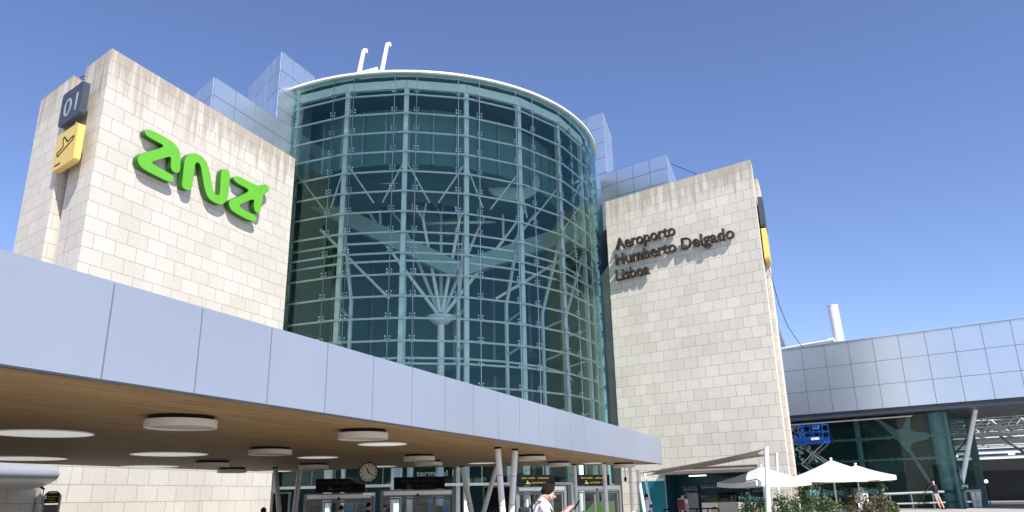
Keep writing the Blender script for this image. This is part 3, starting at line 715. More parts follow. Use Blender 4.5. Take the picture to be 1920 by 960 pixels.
# the end face looks to the left: its outward side is +y of FE, so turn the sign round
gs = thing('gate_sign', 'dark rounded square sign reading 01 high on the left stone block', 'sign', end_matrix(FE, max(xa, xb), .58, zb, True))
rbox(W_, H_, .26).build('box', charcoal, gs)
text('lettering', '01', 1.15, mat('grey_lettering', (.34, .38, .41), .5), gs, gs.matrix_world @ Matrix.Translation((W_ * .19, -.006, H_ * .2)) @ UPR, width=W_ * .62)
text('lettering', 'porta', .2, mat('faint_lettering', (.12, .13, .14), .5), gs, gs.matrix_world @ Matrix.Translation((W_ * .4, -.006, H_ * .82)) @ UPR)
xa, xb, zb, zt = endsign(FE, ((108, 252), (146, 237), (140, 300), (100, 320)), .55, yellow, '', '', 0)
W2_, H2_ = abs(xb - xa), zt - zb
ys_ = thing('departures_sign', 'yellow rounded square sign with a departing aircraft symbol below the dark 01 sign', 'sign', end_matrix(FE, max(xa, xb), .58, zb, True))
rbox(W2_, H2_, .26).build('box', yellow, ys_)
def stroke(mb, pts, wd, y):
    for a, b in zip(pts, pts[1:]): mb.bar((a[0], y, a[1]), (b[0], y, b[1]), wd, .012, side=(0, 1, 0))
mb = MB(); sx, sz = W2_, H2_
stroke(mb, [(sx * .14, sz * .46), (sx * .2, sz * .36), (sx * .86, sz * .60), (sx * .88, sz * .68), (sx * .74, sz * .68), (sx * .60, sz * .62), (sx * .42, sz * .82), (sx * .34, sz * .80), (sx * .42, sz * .56), (sx * .26, sz * .50), (sx * .14, sz * .46)], .045, -.008)
mb.build('aircraft_symbol', dark, ys_)
mb = MB(); stroke(mb, [(sx * .12, sz * .12), (sx * .4, sz * .12)], .05, -.008); mb.build('lettering', dark, ys_)
vw = FR.d * v.x + FR.n * v.y; FE2 = Frame(FR.w(RL, 0)[:2], math.atan2(vw.y, vw.x))
for (nm_, m_, lab_, z0, z1) in (('gate_sign', charcoal, 'dark square sign seen edge on at the right end of the right stone block', 15.95, 17.75), ('departures_sign', yellow, 'yellow square sign seen edge on below the dark one at the right stone block', 14.0, 15.85)):
    t = thing(nm_, lab_, 'sign', FE2.mat(.85, -.34, z0)); rbox(1.75, z1 - z0, .26).build('box', m_, t)
    mb = MB(); mb.box(.5, 1.2, .27, .36, .4, z1 - z0 - .4); mb.build('bracket', dark, t)
# wires
def wire(name, pts, label, r_=.02):
    mb = MB()
    for a, b in zip(pts, pts[1:]): mb.tube(a, b, r_, n=5)
    tag(mb.build(name, dark), label, 'cable')
wire('cable', [atY(1258, 307, 47), atY(1280, 316, 46.5), atY(1306, 326, 46)], 'dark cable running from the low silver block to the right stone roof')
wire('cable', [atY(1441, 500, 41), atY(1452, 540, 42), atY(1461, 572, 44), atY(1477, 612, 47), atY(1494, 637, 50), atY(1506, 652, 52)], 'dark cable sagging from the right stone block to the silver annexe roof')

# ------------------------------------------------------------------ annexe on the right
AY = 15.0
an = thing('clad_building', 'long silver panelled annexe with dark glass below, right of the stone block', 'building', FR.mat(0, AY, 0))
zt0 = FR.py(1461, 660, AY).z; zb0 = FR.py(1477.5, 782.5, AY).z; zt0 = (zt0 + FR.py(1920, 593.8, AY).z) / 2; zb0 = (zb0 + FR.py(1920, 741.3, AY).z) / 2
sx = [FR.py(1440 + x / 4, 782.5 - .0931 * (x / 4 - 37.5), AY).x for x in (315, 495, 680, 870, 1065, 1270, 1485, 1705)]
pw = (sx[-1] - sx[0]) / 7; x00 = sx[0] - pw * 3; npan = 18
mb = MB(); panel_face(mb, (x00, -.002), (1, 0), pw * npan, zb0, zt0, npan, 3, gap=.028, outn=(0, -1)); mb.build('cladding', alu, an)
mb = MB(); mb.box(x00, x00 + pw * npan, 0, 9, zb0 + .02, zt0 - .02); mb.build('core', alu_d, an)
mb = MB(); mb.box(x00, x00 + pw * npan, -.08, .3, zt0 + .003, zt0 + .09); mb.build('coping', alu, an)
GY = 1.15
gx0 = FR.py(1480, 850, AY + GY).x - 2; gx1 = FR.py(1792, 850, AY + GY).x; gb = .55
mb = MB()
npn = 7
for i in range(npn):
    a, b = gx0 + (gx1 - gx0) * i / npn, gx0 + (gx1 - gx0) * (i + 1) / npn
    mb.add([(a, GY, gb), (b, GY, gb), (b, GY, zb0), (a, GY, zb0)], [(0, 1, 2, 3)])
mb.add([(gx1, GY, gb), (gx1, GY + 5, gb), (gx1, GY + 5, zb0), (gx1, GY, zb0)], [(0, 1, 2, 3)])
mb.build('glass_wall', annexglass, an)
mb = MB(); mb.box(gx0, gx1 + 14, .05, 9, zb0 - .35, zb0 + .01); mb.build('soffit', charcoal, an)
mb = MB(); mb.box(gx0, gx1, GY + 8, GY + 8.2, 0, zb0); mb.box(gx0 - .2, gx0, GY, GY + 8, 0, zb0); mb.build('inner_wall', mat('annex_wall', (.13, .24, .22), .7), an)
mb = MB(); mb.box(gx0, gx1, GY - .1, GY + .25, 0, gb); mb.build('plinth', charcoal, an)
for py in (829, 867):
    z = FR.py(1550, py, AY + GY + .25).z; z2 = FR.py(1769, 813.6 if py == 829 else 857.5, AY + GY + .25).z; z = (z + z2) / 2
    mb = MB(); mb.tube((gx0, GY + .25, z), (gx1, GY + .25, z), .075, n=8)
    for i in range(1, npn):
        xx = gx0 + (gx1 - gx0) * i / npn
        for s in (-.25, .25):
            for dz in (-.14, .16): mb.bar((xx + s * .5, GY + .2, z), (xx + s, GY + .02, z + dz), .04); mb.box(xx + s - .03, xx + s + .03, GY + .02, GY + .06, z + dz - .03, z + dz + .03)
    mb.build('glazing_rail', steel_w, an)
z = FR.py(1600, 806, AY + GY + .25).z
mb = MB(); mb.tube((gx0, GY - .4, zb0 - .55), (gx1 - 2, GY - .4, zb0 - .55), .05, n=8); mb.build('glazing_rail', cream, an)
def ap(x, y, dy): q = FR.py(x, y, AY + GY + dy); return V(q.x, GY + dy, q.z)
mb = MB(); a = ap(1602, 775, 1.2); b = ap(1622, 885, 1.2); mb.tube((a.x, a.y, 0.4), (a.x, a.y, zb0), .19, n=12); mb.build('inner_column', steel_w, an)
mb = MB(); a = ap(1752, 775, .9); mb.tube((a.x, a.y, .4), (a.x, a.y, zb0), .42, n=16); mb.build('inner_column', steel_w, an)
mb = MB(); a = ap(1762, 775, .55); mb.tube((a.x + .25, a.y, .4), (a.x + .25, a.y, zb0), .12, n=10); mb.build('inner_column', steel_w, an)
# star node bracing: centre web plate and four arms
ctr = ap(1697, 822, 1.0)
ends = [ap(1628, 777, 1.0), ap(1707, 770, 1.0), ap(1742, 815, 1.0), ap(1706, 846, 1.0)]
webp = [ends[0] + V(0, 0, .15), ap(1678, 806, 1.0), ap(1692, 804, 1.0), ap(1701, 780, 1.0), ap(1706, 780, 1.0), ap(1707, 806, 1.0), ap(1718, 811, 1.0), ap(1741, 811, 1.0), ap(1741, 823, 1.0), ap(1712, 830, 1.0), ap(1707, 838, 1.0), ap(1709, 852, 1.0), ap(1704, 850, 1.0), ap(1680, 822, 1.0)]
prism_xz([(p.x, p.z) for p in webp], GY + .95, GY + 1.1).build('brace_node', steel_w, an)
mb = MB(); mb.tube(ap(1630, 776, 1.0), ap(1680, 810, 1.0), .13, n=10); mb.build('brace_arm', steel_w, an)
mb = MB(); mb.tube(ap(1705, 845, 1.0), ap(1744, 905, 1.0), .12, n=10); mb.build('brace_arm', steel_w, an)
mb = MB(); mb.tube(ap(1612, 788, 1.6), ap(1655, 820, 1.6), .08, n=10); mb.build('brace_arm', greym, an)
mb = MB(); a = ap(1628, 868, 2.5); b = ap(1700, 885, 2.5); mb.box(a.x, b.x, a.y, a.y + .1, b.z, a.z); mb.build('inner_sign', mat('pale_teal_panel', (.12, .30, .28), .5), an)
# pale leaf shaped film on the first glass bay
mb = MB(); rnd = random.Random(3)
for i in range(120):
    fx, fz = rnd.random(), rnd.random()
    if fx + (fz * .75) > 1.0 : continue
    p0 = ap(1490, 870, -.03); x_ = p0.x + fx * 1.9; z_ = p0.z + .1 + fz * 3.0; s = .10 + .09 * rnd.random(); a = rnd.random() * 3.1
    mb.add([(x_ + s * math.cos(a + t_) * (1 if k % 2 == 0 else .4), GY - .03 - .0005 * i, z_ + s * math.sin(a + t_) * (1 if k % 2 == 0 else .4)) for k, t_ in enumerate((0, 1.57, 3.14, 4.71))], [(0, 1, 2, 3)])
fm = mb.build('leaf_pattern_film', mat('pale_film', (.26, .36, .31), .5), an)
fm['kind'] = 'stuff'
# silver chimney with its side pipe, behind the annexe edge
Pq = FR.w(FR.py(1574, 640, AY + 1.5).x, AY + 1.5, zt0 - .3); hq = FR.py(1567, 573, AY + 1.5).z - zt0 + .3
mb = MB(); mb.tube((0, 0, 0), (-.12, 0, hq), .36, .35, n=24); mb.tube((-.12, 0, hq - .02), (-.12, 0, hq + .03), .38, n=24)
tag(mb.build('flue_pipe', white, None, Matrix.Translation(Pq)), 'white flue pipe standing on the silver annexe roof', 'chimney')
a = FR.py(1458, 656, AY + 1.0); b = FR.py(1558, 638, AY + 1.0)
mb = MB(); mb.tube(FR.w(a.x - .4, AY + 1.0, a.z), FR.w(b.x, AY + 1.0, b.z), .09, n=10); mb.tube(FR.w(b.x - .25, AY + 1, b.z - .05), FR.w(b.x + .2, AY + 1, b.z + .02), .16, n=10)
for s_ in (.2, .8): p_ = FR.w(a.x + (b.x - a.x) * s_, AY + 1.0, a.z + (b.z - a.z) * s_); mb.tube(p_, V(p_.x, p_.y, zt0 - .05), .04, n=6)
tag(mb.build('roof_pipe', white), 'thin white pipe running from the flue to the stone block', 'pipe')
# shaded sloping screen glimpsed behind the stone block
tri = [FR.py(*q, AY + 3) for q in ((1440, 560), (1452, 592), (1476, 658), (1440, 662))]
prism_xz([(p.x, p.z) for p in tri], 0, .3).build('roof_screen', alu, None, FR.mat(0, AY + 3, 0))
tag(bpy.data.objects['roof_screen'], 'blue grey sloping screen behind the right stone block', 'screen wall')

# rails before the annexe glass
def rail(x0, y0, x1, y1, D, r_, name): 
    mb = MB(); a, b = atY(x0, y0, D), atY(x1, y1, D); mb.tube(a, b, r_, n=8); mb.build(name, chrome_d, rl)
rail_m = mat('rail_paint', (.25, .27, .27), .5)
rl = thing('handrail', 'grey tubular handrail along the foot of the annexe glass', 'railing', V(atY(1660, 930, 50).x, 50, gz(50)))
for args in ((1655, 926.6, 1838, 919.3), (1672, 945, 1836, 940.3)):
    mb = MB(); a, b = atY(args[0], args[1], 50), atY(args[2], args[3], 50); mb.tube(a - rl.location, b - rl.location, .075 if args[1] < 940 else .055, n=8); mb.build('rail', rail_m, rl)
for i in range(5):
    px = 1668 + 40 * i; a = atY(px, 927 - .04 * (px - 1655), 50); mb = MB(); mb.tube(V(a.x, 50, gz(50) - .02) - rl.location, V(a.x, 50, a.z) - rl.location, .035, n=8); mb.build('post', chrome_d, rl)

# open hall beyond the annexe, with roof trusses
hl = thing('open_hall', 'dark open sided hall with white roof trusses at the far right', 'building', FR.mat(0, AY, 0))
hx0, hx1 = gx1 + .2, gx1 + 26
mb = MB(); mb.box(hx0 - 8, hx1, 34, 34.3, 0, 4.4); mb.box(hx0 - 8, hx0 - 7.8, 9, 34, 0, 7.2); mb.build('back_wall', mat('hall_wall', (.03, .033, .04), .7), hl)
for k in range(6):
    yy = 9.5 + 2.7 * k; mb = MB(); mb.box(hx0 - 8, hx1, yy, yy + (1.5 if k % 2 else 2.4), 7.0 , 7.2); mb.build('roof_strip', mat('hall_roof', (.02, .022, .025), .7), hl)
for k in range(6):  # pale grey slats added to stand in for skylight between the trusses
    z_ = 4.5 + .48 * k; mb = MB(); mb.hexa([(hx0 - 8, 32.0, z_), (hx1, 32.0, z_), (hx1, 32.03, z_), (hx0 - 8, 32.03, z_)], [(hx0 - 8, 32.5, z_ + .34), (hx1, 32.5, z_ + .34), (hx1, 32.53, z_ + .34), (hx0 - 8, 32.53, z_ + .34)]); mb.build('skylight_band', mat('skylight_grey', (.30, .31, .31), .6), hl)
for k in range(5):
    mb = MB(); a = hx0 + 1.5 + 3.1 * k; mb.box(a, a + 1.6, 33.7, 33.9, 2.7, 3.4); mb.build('wall_sign', mat('navy_sign', (.02, .03, .09), .5), hl)
    mb = MB(); mb.box(a + .3, a + .9, 33.6, 33.69, 1.2, 2.1); mb.build('lit_window', mat('lit_window', (.7, .72, .7), .5, 0, .1, 3, emit=.35), hl)
for k in range(8):
    yy = 9.2 + 3.0 * k; mb = MB(); mb.tube((hx0 - 8, yy, 6.5), (hx1, yy + 1.0, 6.5), .09, n=8); mb.tube((hx0 - 8, yy, 5.4), (hx1, yy + 1.0, 5.4), .09, n=8)
    for i in range(16): xx = hx0 - 8 + 1.9 * i; mb.tube((xx, yy + .03 * i, 5.4), (xx + .95, yy + .03 * i, 6.5), .045, n=6); mb.tube((xx + .95, yy + .03 * i, 6.5), (xx + 1.9, yy + .03 * i, 5.4), .045, n=6)
    mb.build('truss', steel_w, hl)
for k in range(3):
    mb = MB(); xx = hx0 + 3 + 5 * k; mb.tube((xx, 13, .5), (xx, 13, 3.4), .14, n=10)
    for s in (-1, 1): mb.tube((xx, 13, 3.2), (xx + s * 2.2, 13, 5.4), .09, n=8)
    mb.build('tree_column', greym, hl)
for i in range(7):
    mb = MB(); a = hx0 - 1 + 1.9 * i; mb.box(a, a + .5, 30, 30.1, 4.6, 4.75); mb.build('strip_light', lampe, hl)
for px, y0, y1, wd in ((1831, 757, 906, 8.5),):
    a = FR.py(px, y0, AY + 2.0); b = FR.py(1803, y1, AY + 2.0)
    d = b - a; k = (a.z - .5) / -d.z; g_ = a + d * k; h_ = a + d * ((a.z - (zb0 - .36)) / -d.z)
    mb = MB(); mb.tube(FR.w(g_.x, AY + 2.0, .5), FR.w(h_.x, AY + 2.0, zb0 - .36), .16, .14, n=16)
    tag(mb.build('raking_column', white), 'white leaning column at the corner of the open hall', 'column')
a = FR.py(1793, 757, AY + 1.0)
# bollard lamps, people size furniture in the hall
for px, py, D, lab in ((1821, 900, 58, 'upper white globe lamp in the dark hall'), (1822, 905.5, 58.2, 'lower white globe lamp in the dark hall'), (1849, 902.5, 60, 'single white globe lamp in the dark hall')):
    p_ = atY(px, py, D); t = thing('globe_lamp', lab, 'lamp', V(p_.x, D, gz(D)), 'white globe lamps in the hall')
    mb = MB(); mb.lathe([(.001, -.13), (.09, -.09), (.13, 0), (.09, .09), (.001, .13)], (0, 0, p_.z - gz(D)), 16); mb.build('globe', lampe, t, smooth=True)
    mb = MB(); mb.tube((0, 0, 0), (0, 0, p_.z - gz(D) - .1), .03, n=8); mb.build('stem', dark, t)

# pots with tapered sides beside the rail
pot0 = None
for px, y0, y1, D, lab in ((1800, 920, 942, 50.6, 'tapered grey planter pot at the foot of the leaning column'), (1822, 920, 941.5, 50.8, 'left of two tapered pale planter pots at the rail end'), (1829, 920, 941.5, 51.2, 'right of two tapered pale planter pots at the rail end')):
    a = atY(px, y0, D); h = a.z - gz(D)
    t = thing('planter_pot', lab, 'planter', V(a.x, D, gz(D)), 'tapered pots by the rail')
    mb = MB(); mb.hexa([(-.14, -.14, 0), (.14, -.14, 0), (.14, .14, 0), (-.14, .14, 0)], [(-.22, -.22, h), (.22, -.22, h), (.22, .22, h), (-.22, .22, h)]); mb.build('pot', cream, t)
    mb = MB(); rnd = random.Random(px)
    for i in range(40):
        c_ = V(rnd.gauss(0, .1), rnd.gauss(0, .1), h + abs(rnd.gauss(0, .09))); q = V(rnd.gauss(0, 1), rnd.gauss(0, 1), rnd.gauss(0, 1)).normalized() * .07; r2 = q.cross(V(rnd.random(), rnd.random(), rnd.random())).normalized() * .05
        mb.add([c_ - q, c_ + r2, c_ + q, c_ - r2], [(0, 1, 2, 3)])
    mb.build('foliage', leaf2, t)

# scissor lift
p0 = FR.py(1499, 834, AY - 4); p1_ = FR.py(1551, 832, AY - 4)
scx = thing('scissor_lift', 'raised blue scissor lift platform before the annexe glass', 'lift', FR.mat((p0.x + p1_.x) / 2, AY - 4, .3))
Wl = p1_.x - p0.x; zb_ = p0.z - .3; hb = FR.py(1525, 797, AY - 4).z - p0.z
mb = MB(); mb.box(-Wl / 2, Wl / 2, -.6, .6, zb_, zb_ + .14); mb.box(-Wl / 2, Wl / 2, -.62, -.58, zb_ + .14, zb_ + .42); mb.box(-Wl / 2, Wl / 2, .58, .62, zb_ + .14, zb_ + .42); mb.build('platform', bluep, scx)
mb = MB()
for yy in (-.6, .6):
    for zz in (zb_ + hb * .62, zb_ + hb): mb.bar((-Wl / 2, yy, zz), (Wl / 2, yy, zz), .05)
    for i in range(4): xx = -Wl / 2 + Wl * i / 3; mb.bar((xx, yy, zb_ + .1), (xx, yy, zb_ + hb), .045)
for xx in (-Wl / 2, Wl / 2):
    for zz in (zb_ + hb * .62, zb_ + hb): mb.bar((xx, -.6, zz), (xx, .6, zz), .05)
mb.build('guard_rail', bluep, scx)
mb = MB(); mb.box(.12, .62, -.635, -.622, zb_ + .2, zb_ + .36); mb.build('plate', white, scx)
mb = MB(); mb.box(.2, .62, -.55, -.35, zb_ + hb - .3, zb_ + hb - .05); mb.build('control_box', screen_b, scx)
nst = 3; hh = (zb_ - .75) / nst
for k in range(nst):
    mb = MB(); za = .7 + hh * k
    for yy in (-.45, .45): mb.bar((-.75, yy, za), (.75, yy, za + hh), .12, .06); mb.bar((.75, yy + .07, za), (-.75, yy + .07, za + hh), .12, .06)
    mb.build('scissor_arm', greym, scx)
mb = MB(); mb.box(-1.0, 1.0, -.55, .55, .25, .7); mb.build('chassis', bluep, scx)
for xx in (-.7, .7):
    for yy in (-.58, .58): mb = MB(); mb.tube((xx, yy - .09, .2), (xx, yy + .09, .2), .22, n=16); mb.build('wheel', dark, scx)

# ------------------------------------------------------------------ cafe
cf = thing('cafe_kiosk', 'teal cafe kiosk set into the foot of the right stone block', 'cafe', FR.mat(ca, 0, 0))
W = cb - ca
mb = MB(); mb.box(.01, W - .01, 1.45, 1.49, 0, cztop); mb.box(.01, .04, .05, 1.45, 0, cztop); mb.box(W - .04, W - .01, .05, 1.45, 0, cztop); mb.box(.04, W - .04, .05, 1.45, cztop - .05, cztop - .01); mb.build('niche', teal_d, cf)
mb = MB(); mb.box(W * .35, W * .98, .25, .8, .25, 1.25); mb.build('counter', cream, cf)
mb = MB(); mb.box(W * .35, W * .7, .3, .75, 1.26, 1.62); mb.build('display_case', doorglass, cf)
mb = MB(); rnd = random.Random(5)
for i in range(14): x_ = W * .37 + W * .3 * i / 14; mb.box(x_, x_ + .12, .4, .6, 1.27, 1.36 + .1 * rnd.random())
mb.build('pastry', mat('pastry', (.36, .22, .09), .7, 0, .2), cf)
for (xa_, xb_, z_) in ((.08, .24, 1.9), (.08, .24, 1.6), (.28, .46, 2.0), (.55, .75, 2.05), (.8, .95, 2.0), (.8, .95, 1.75)):
    mb = MB(); mb.box(W * xa_, W * xb_, 1.1, 1.44, z_, z_ + .03); sh = mb.build('shelf', greym, cf)
    mb = MB()
    for i in range(7): x_ = W * xa_ + (W * (xb_ - xa_)) * (i + .3) / 7; mb.tube((x_, 1.25, z_ + .03), (x_, 1.25, z_ + .03 + .12 + .12 * rnd.random()), .03 + .02 * rnd.random(), n=8)
    mb.build('bottle', mat('bottle_row', (.2, .22, .2), .3), sh)
mb = MB(); mb.box(W * .14, W * .26, .9, 1.4, .3, 1.75); mb.build('fridge', chrome_d, cf)
mb = MB(); mb.box(W * .48, W * .62, .8, 1.2, 1.3, 1.75); mb.build('coffee_machine', dark, cf)
for i, (xa_, z_) in enumerate(((.66, 1.75), (.72, 1.9), (.76, 1.72), (.71, 1.6))):
    mb = MB(); mb.box(W * xa_, W * xa_ + .22, 1.41, 1.44, z_, z_ + .15); mb.build('menu_card', cream if i % 2 else red_c, cf)
mb = MB(); mb.box(W * .2, W * .38, .7, .76, cztop - .12, cztop - .07); mb.build('strip_light', lampe, cf)
mb = MB(); mb.box(W * .35, W * .9, .6, .64, cztop - .5, cztop - .2); mb.build('fascia_sign', teal_d, cf)
text('lettering', 'My Bistro', .36, txt_c, cf, cf.matrix_world @ Matrix.Translation((W * .74, .03, 1.32)) @ UPR)
ta = FR.py(1199, 930, -.05).x; tz = FR.py(1225, 902, -.05).z
mb = MB(); mb.box(ta, ca - .02, -.07, -.005, 0, tz); tp = mb.build('wall_panel', teal, None, FR.mat()); tag(tp, 'teal wall panel with a white top strip left of the cafe opening', 'panel')
mb = MB(); mb.box(ta, ca - .02, -.08, -.004, tz + .002, tz + .14); mb.build('top_strip', white, tp)
# awning
aw = thing('awning', 'taupe folding awning above the cafe opening', 'awning', FR.mat(ca - .1, 0, cztop + .1))
Wa = FR.py(1407, 890, -.6).x - ca + .3
mb = MB(); mb.hexa([(0, -1.0, -.02), (Wa, -1.0, -.02), (Wa, -.002, .12), (0, -.002, .12)], [(0, -1.0, 0), (Wa, -1.0, 0), (Wa, -.002, .14), (0, -.002, .14)]); mb.build('canvas', fabric_t, aw)
mb = MB(); mb.box(0, Wa, -1.04, -1.002, -.1, .01); mb.build('valance', fabric_t, aw)
mb = MB(); mb.tube((0, -.07, .2), (Wa, -.07, .2), .05, n=10); mb.build('cassette', fabric_t, aw)

# sail shade with its four masts
def mast(x0, y0, x1, y1, D, wpx, label, D1=None):
    a = atY(x0, y0, D); b = atY(x1, y1, D1 or D); d = b - a; k = (a.z - gz(D)) / -d.z; g_ = a + d * k; g_.z = gz(D)
    mb = MB(); mb.tube((0, 0, 0), a - g_, wpx * D / F / 2, wpx * D / F / 2 * .9, n=14); mb.tube(a - g_, a - g_ + V(0, 0, .04), wpx * D / F / 2 * 1.1, n=14)
    o = mb.build('sail_mast', white, None, Matrix.Translation(g_)); tag(o, label, 'mast', 'masts of the sail shade'); return a
m1 = mast(1436.5, 840, 1440.5, 952, 33, 9, 'thickest white mast holding the high corner of the sail')
m2 = mast(1456, 850, 1460, 950, 38, 5, 'slim white mast behind the thick one')
m3 = mast(1195.5, 883, 1208, 960, 31, 6.5, 'white leaning mast at the low end of the sail')
m4 = mast(1208.5, 888, 1216, 930, 37, 5, 'second white mast at the low end of the sail, against the teal panel')
m1b = m1 + V(0, 0, -.05); c1_ = m1b + V(-.55, .1, -.12)
# taut membrane between the four mast heads, sagging inward along its edges
cor = [m1 + V(-.05, 0, -.04), m2 + V(-.05, 0, -.06), m4 + V(.1, 0, -.1), m3 + V(.08, 0, -.1)]
nS = 14; mb = MB(); grid = []
for i in range(nS + 1):
    row = []
    for j in range(nS + 1):
        s, t_ = i / nS, j / nS
        pinch = .16 * math.sin(math.pi * t_); s2 = s * (1 - 2 * pinch) + pinch
        pj = .10 * math.sin(math.pi * s); t2 = t_ * (1 - 2 * pj) + pj
        p_ = cor[0] * ((1 - s2) * (1 - t2)) + cor[1] * (s2 * (1 - t2)) + cor[2] * (s2 * t2) + cor[3] * ((1 - s2) * t2)
        p_.z -= .12 * math.sin(math.pi * s) * math.sin(math.pi * t_)
        row.append(p_)
    grid.append(row)
flat = [p for r_ in grid for p in r_]
mb.add(flat, [(i * (nS + 1) + j, i * (nS + 1) + j + 1, (i + 1) * (nS + 1) + j + 1, (i + 1) * (nS + 1) + j) for i in range(nS) for j in range(nS)])
sl_ = mb.build('shade_sail', fabric_t, smooth=True); tag(sl_, 'taupe stretched sail shade sloping down to the left before the cafe', 'sail shade')
so_ = sl_.modifiers.new('s', 'SOLIDIFY'); so_.thickness = .02

# umbrellas
def umbrella(px, py, D, half, rise, rot, label, lean=0):
    ap_ = atY(px, py, D); zg = gz(D); h = ap_.z - zg
    t = thing('parasol', label, 'parasol', Matrix.Translation((ap_.x, D, zg)) @ Matrix.Rotation(R(rot), 4, 'Z'), 'white square parasols of the cafe')
    mb = MB(); n = 4; k = 6; zr = h - rise
    for q in range(4):
        a0 = R(45 + 90 * q); a1 = R(135 + 90 * q); A = V(math.cos(a0), math.sin(a0), 0) * half * 1.414; B = V(math.cos(a1), math.sin(a1), 0) * half * 1.414
        vs = [V(0, 0, h)]; fs = []
        for i in range(1, k + 1):
            f_ = i / k
            for j in range(i + 1):
                p_ = (A * (1 - j / i) + B * (j / i)) * f_; sag = math.sin(math.pi * (j / i)) * .07 * f_ + math.sin(math.pi * f_) * .05
                vs.append(V(p_.x, p_.y, h - rise * f_ - sag))
        def id_(i, j): return 0 if i == 0 else 1 + sum(range(2, i + 1)) + j
        for i in range(k):
            for j in range(i + 1):
                fs.append((id_(i, j), id_(i + 1, j), id_(i + 1, j + 1)))
                if j < i: fs.append((id_(i, j), id_(i + 1, j + 1), id_(i, j + 1)))
        mb.add(vs, fs)
        for j in range(k):
            p_, q_ = vs[id_(k, j)], vs[id_(k, j + 1)]
            mb.add([p_, q_, q_ - V(0, 0, .2), p_ - V(0, 0, .2)], [(0, 1, 2, 3)])
    mb.build('canopy', fabric_w, t)
    mb = MB(); mb.tube((0, 0, 0), (0, 0, h + .08), .035, n=12); mb.tube((0, 0, h + .02), (0, 0, h + .1), .06, n=10); mb.build('pole', white, t)
    for q in range(4):
        a0 = R(45 + 90 * q); mb = MB(); mb.bar((0, 0, h - .5), (math.cos(a0) * half * 1.0, math.sin(a0) * half * 1.0, h - rise * .78), .03); mb.build('rib', white, t)
    mb = MB(); mb.box(-.35, .35, -.35, .35, 0, .1); mb.tube((0, 0, .1), (0, 0, .4), .06, n=12); mb.build('base', greym, t)
umbrella(1558, 862.5, 36, 1.68, .72, -12, 'large white square parasol in front of the hedge')
umbrella(1604, 872, 39.5, 1.45, .55, -12, 'white square parasol mostly hidden behind the large one')
umbrella(1427, 875, 35.2, 1.42, .62, 20, 'white square parasol left of the thick mast')

# leafy things
def leaves(mb, n, fn, s0, rnd):
    for i in range(n):
        c_ = fn(rnd); s = s0 * (.6 + .8 * rnd.random())
        q = V(rnd.gauss(0, 1), rnd.gauss(0, 1), rnd.gauss(0, 1)).normalized() * s
        r2 = q.cross(V(rnd.gauss(0, 1), rnd.gauss(0, 1), rnd.gauss(0, 1))).normalized() * s * .55
        mb.add([c_ - q, c_ + r2, c_ + q, c_ - r2], [(0, 1, 2, 3)], 0 if rnd.random() < .75 else 1)
rnd = random.Random(11)
D = 40.2; a = atY(1500, 930, D); b = atY(1662, 930, D); zt_ = atY(1580, 893, D).z + .1
hd = thing('hedge', 'clipped dark green hedge screen behind the parasols', 'hedge', V((a.x + b.x) / 2, D, gz(D)))
Wh = b.x - a.x; Hh = zt_ - gz(D)
mb = MB(); leaves(mb, 5200, lambda r_: V((r_.random() - .5) * Wh + r_.gauss(0, .05), r_.random() * .6 - .15 + r_.gauss(0, .06), r_.random() ** .9 * Hh + r_.gauss(0, .06)), .085, rnd); mb.build('foliage', [leaf, leaf2], hd)
mb = MB()
for i in range(12): x_ = (i / 11 - .5) * Wh * .94; mb.tube((x_, .15, 0), (x_ + rnd.gauss(0, .1), .15, Hh * .9), .03, .012, n=6)
mb.build('stem', mat('bark', (.08, .055, .035), .8), hd)
for x0, x1, y0, y1, lab in ((1512, 1590, 917, 934, 'dark green banner with cafe name hung at the left of the hedge'), (1597, 1652, 914, 931, 'dark green banner with cafe name hung at the right of the hedge')):
    a = atY(x0, y1, D - .32); b = atY(x1, y0, D - .32)
    t = thing('cafe_banner', lab, 'banner', V(a.x, D - .32, a.z), 'banners on the hedge')
    mb = MB(); mb.box(0, b.x - a.x, 0, .02, 0, b.z - a.z); mb.build('cloth', mat('banner_cloth', (.01, .035, .03), .7), t)
    text('lettering', 'My Bistro', .42, txt_c, t, t.matrix_world @ Matrix.Translation(((b.x - a.x) * .1, -.006, .12)) @ UPR, width=(b.x - a.x) * .78)
def planter(x0, x1, y0, D, ht, label, mats, seed):
    a = atY(x0, y0, D); b = atY(x1, y0, D); W = b.x - a.x; z0 = gz(D); H = .42
    t = thing('planter_box', label, 'planter', V((a.x + b.x) / 2, D, z0), 'white planter boxes round the terrace')
    mb = MB(); mb.box(-W / 2, W / 2, -.2, .2, 0, H); mb.build('box', white, t, bevel=.015)
    rr = random.Random(seed); ztop = a.z - z0
    cl = [V((rr.random() - .5) * W * .9, rr.gauss(0, .1), H + (ztop - H) * (.25 + .6 * rr.random())) for _ in range(int(W * 7) + 3)]
    for c_ in cl: mb = MB(); leaves(mb, int(620 * W / len(cl)) + 8, lambda r_: V(c_.x + r_.gauss(0, .12), c_.y + r_.gauss(0, .1), max(H, c_.z + r_.gauss(0, .13))), .06, rr); mb.tube((c_.x, c_.y, H - .02), c_, .012, n=5); mb.build('shrub', mats, t)
planter(1384, 1436, 927, 34.5, .7, 'white planter box with yellow green shrubs left of the thick mast', [leaf2, leaf], 1)
planter(1444, 1496, 928, 34.2, .7, 'white planter box with grey green shrubs right of the thick mast', [leaf, leaf2], 2)
planter(1500, 1570, 929, 34.0, .7, 'white planter box with tall green shrubs under the large parasol', [leaf2, leaf], 3)
planter(1586, 1662, 927, 34.6, .7, 'white planter box with reddish shrubs at the right of the terrace', [leaf3, leaf2], 4)
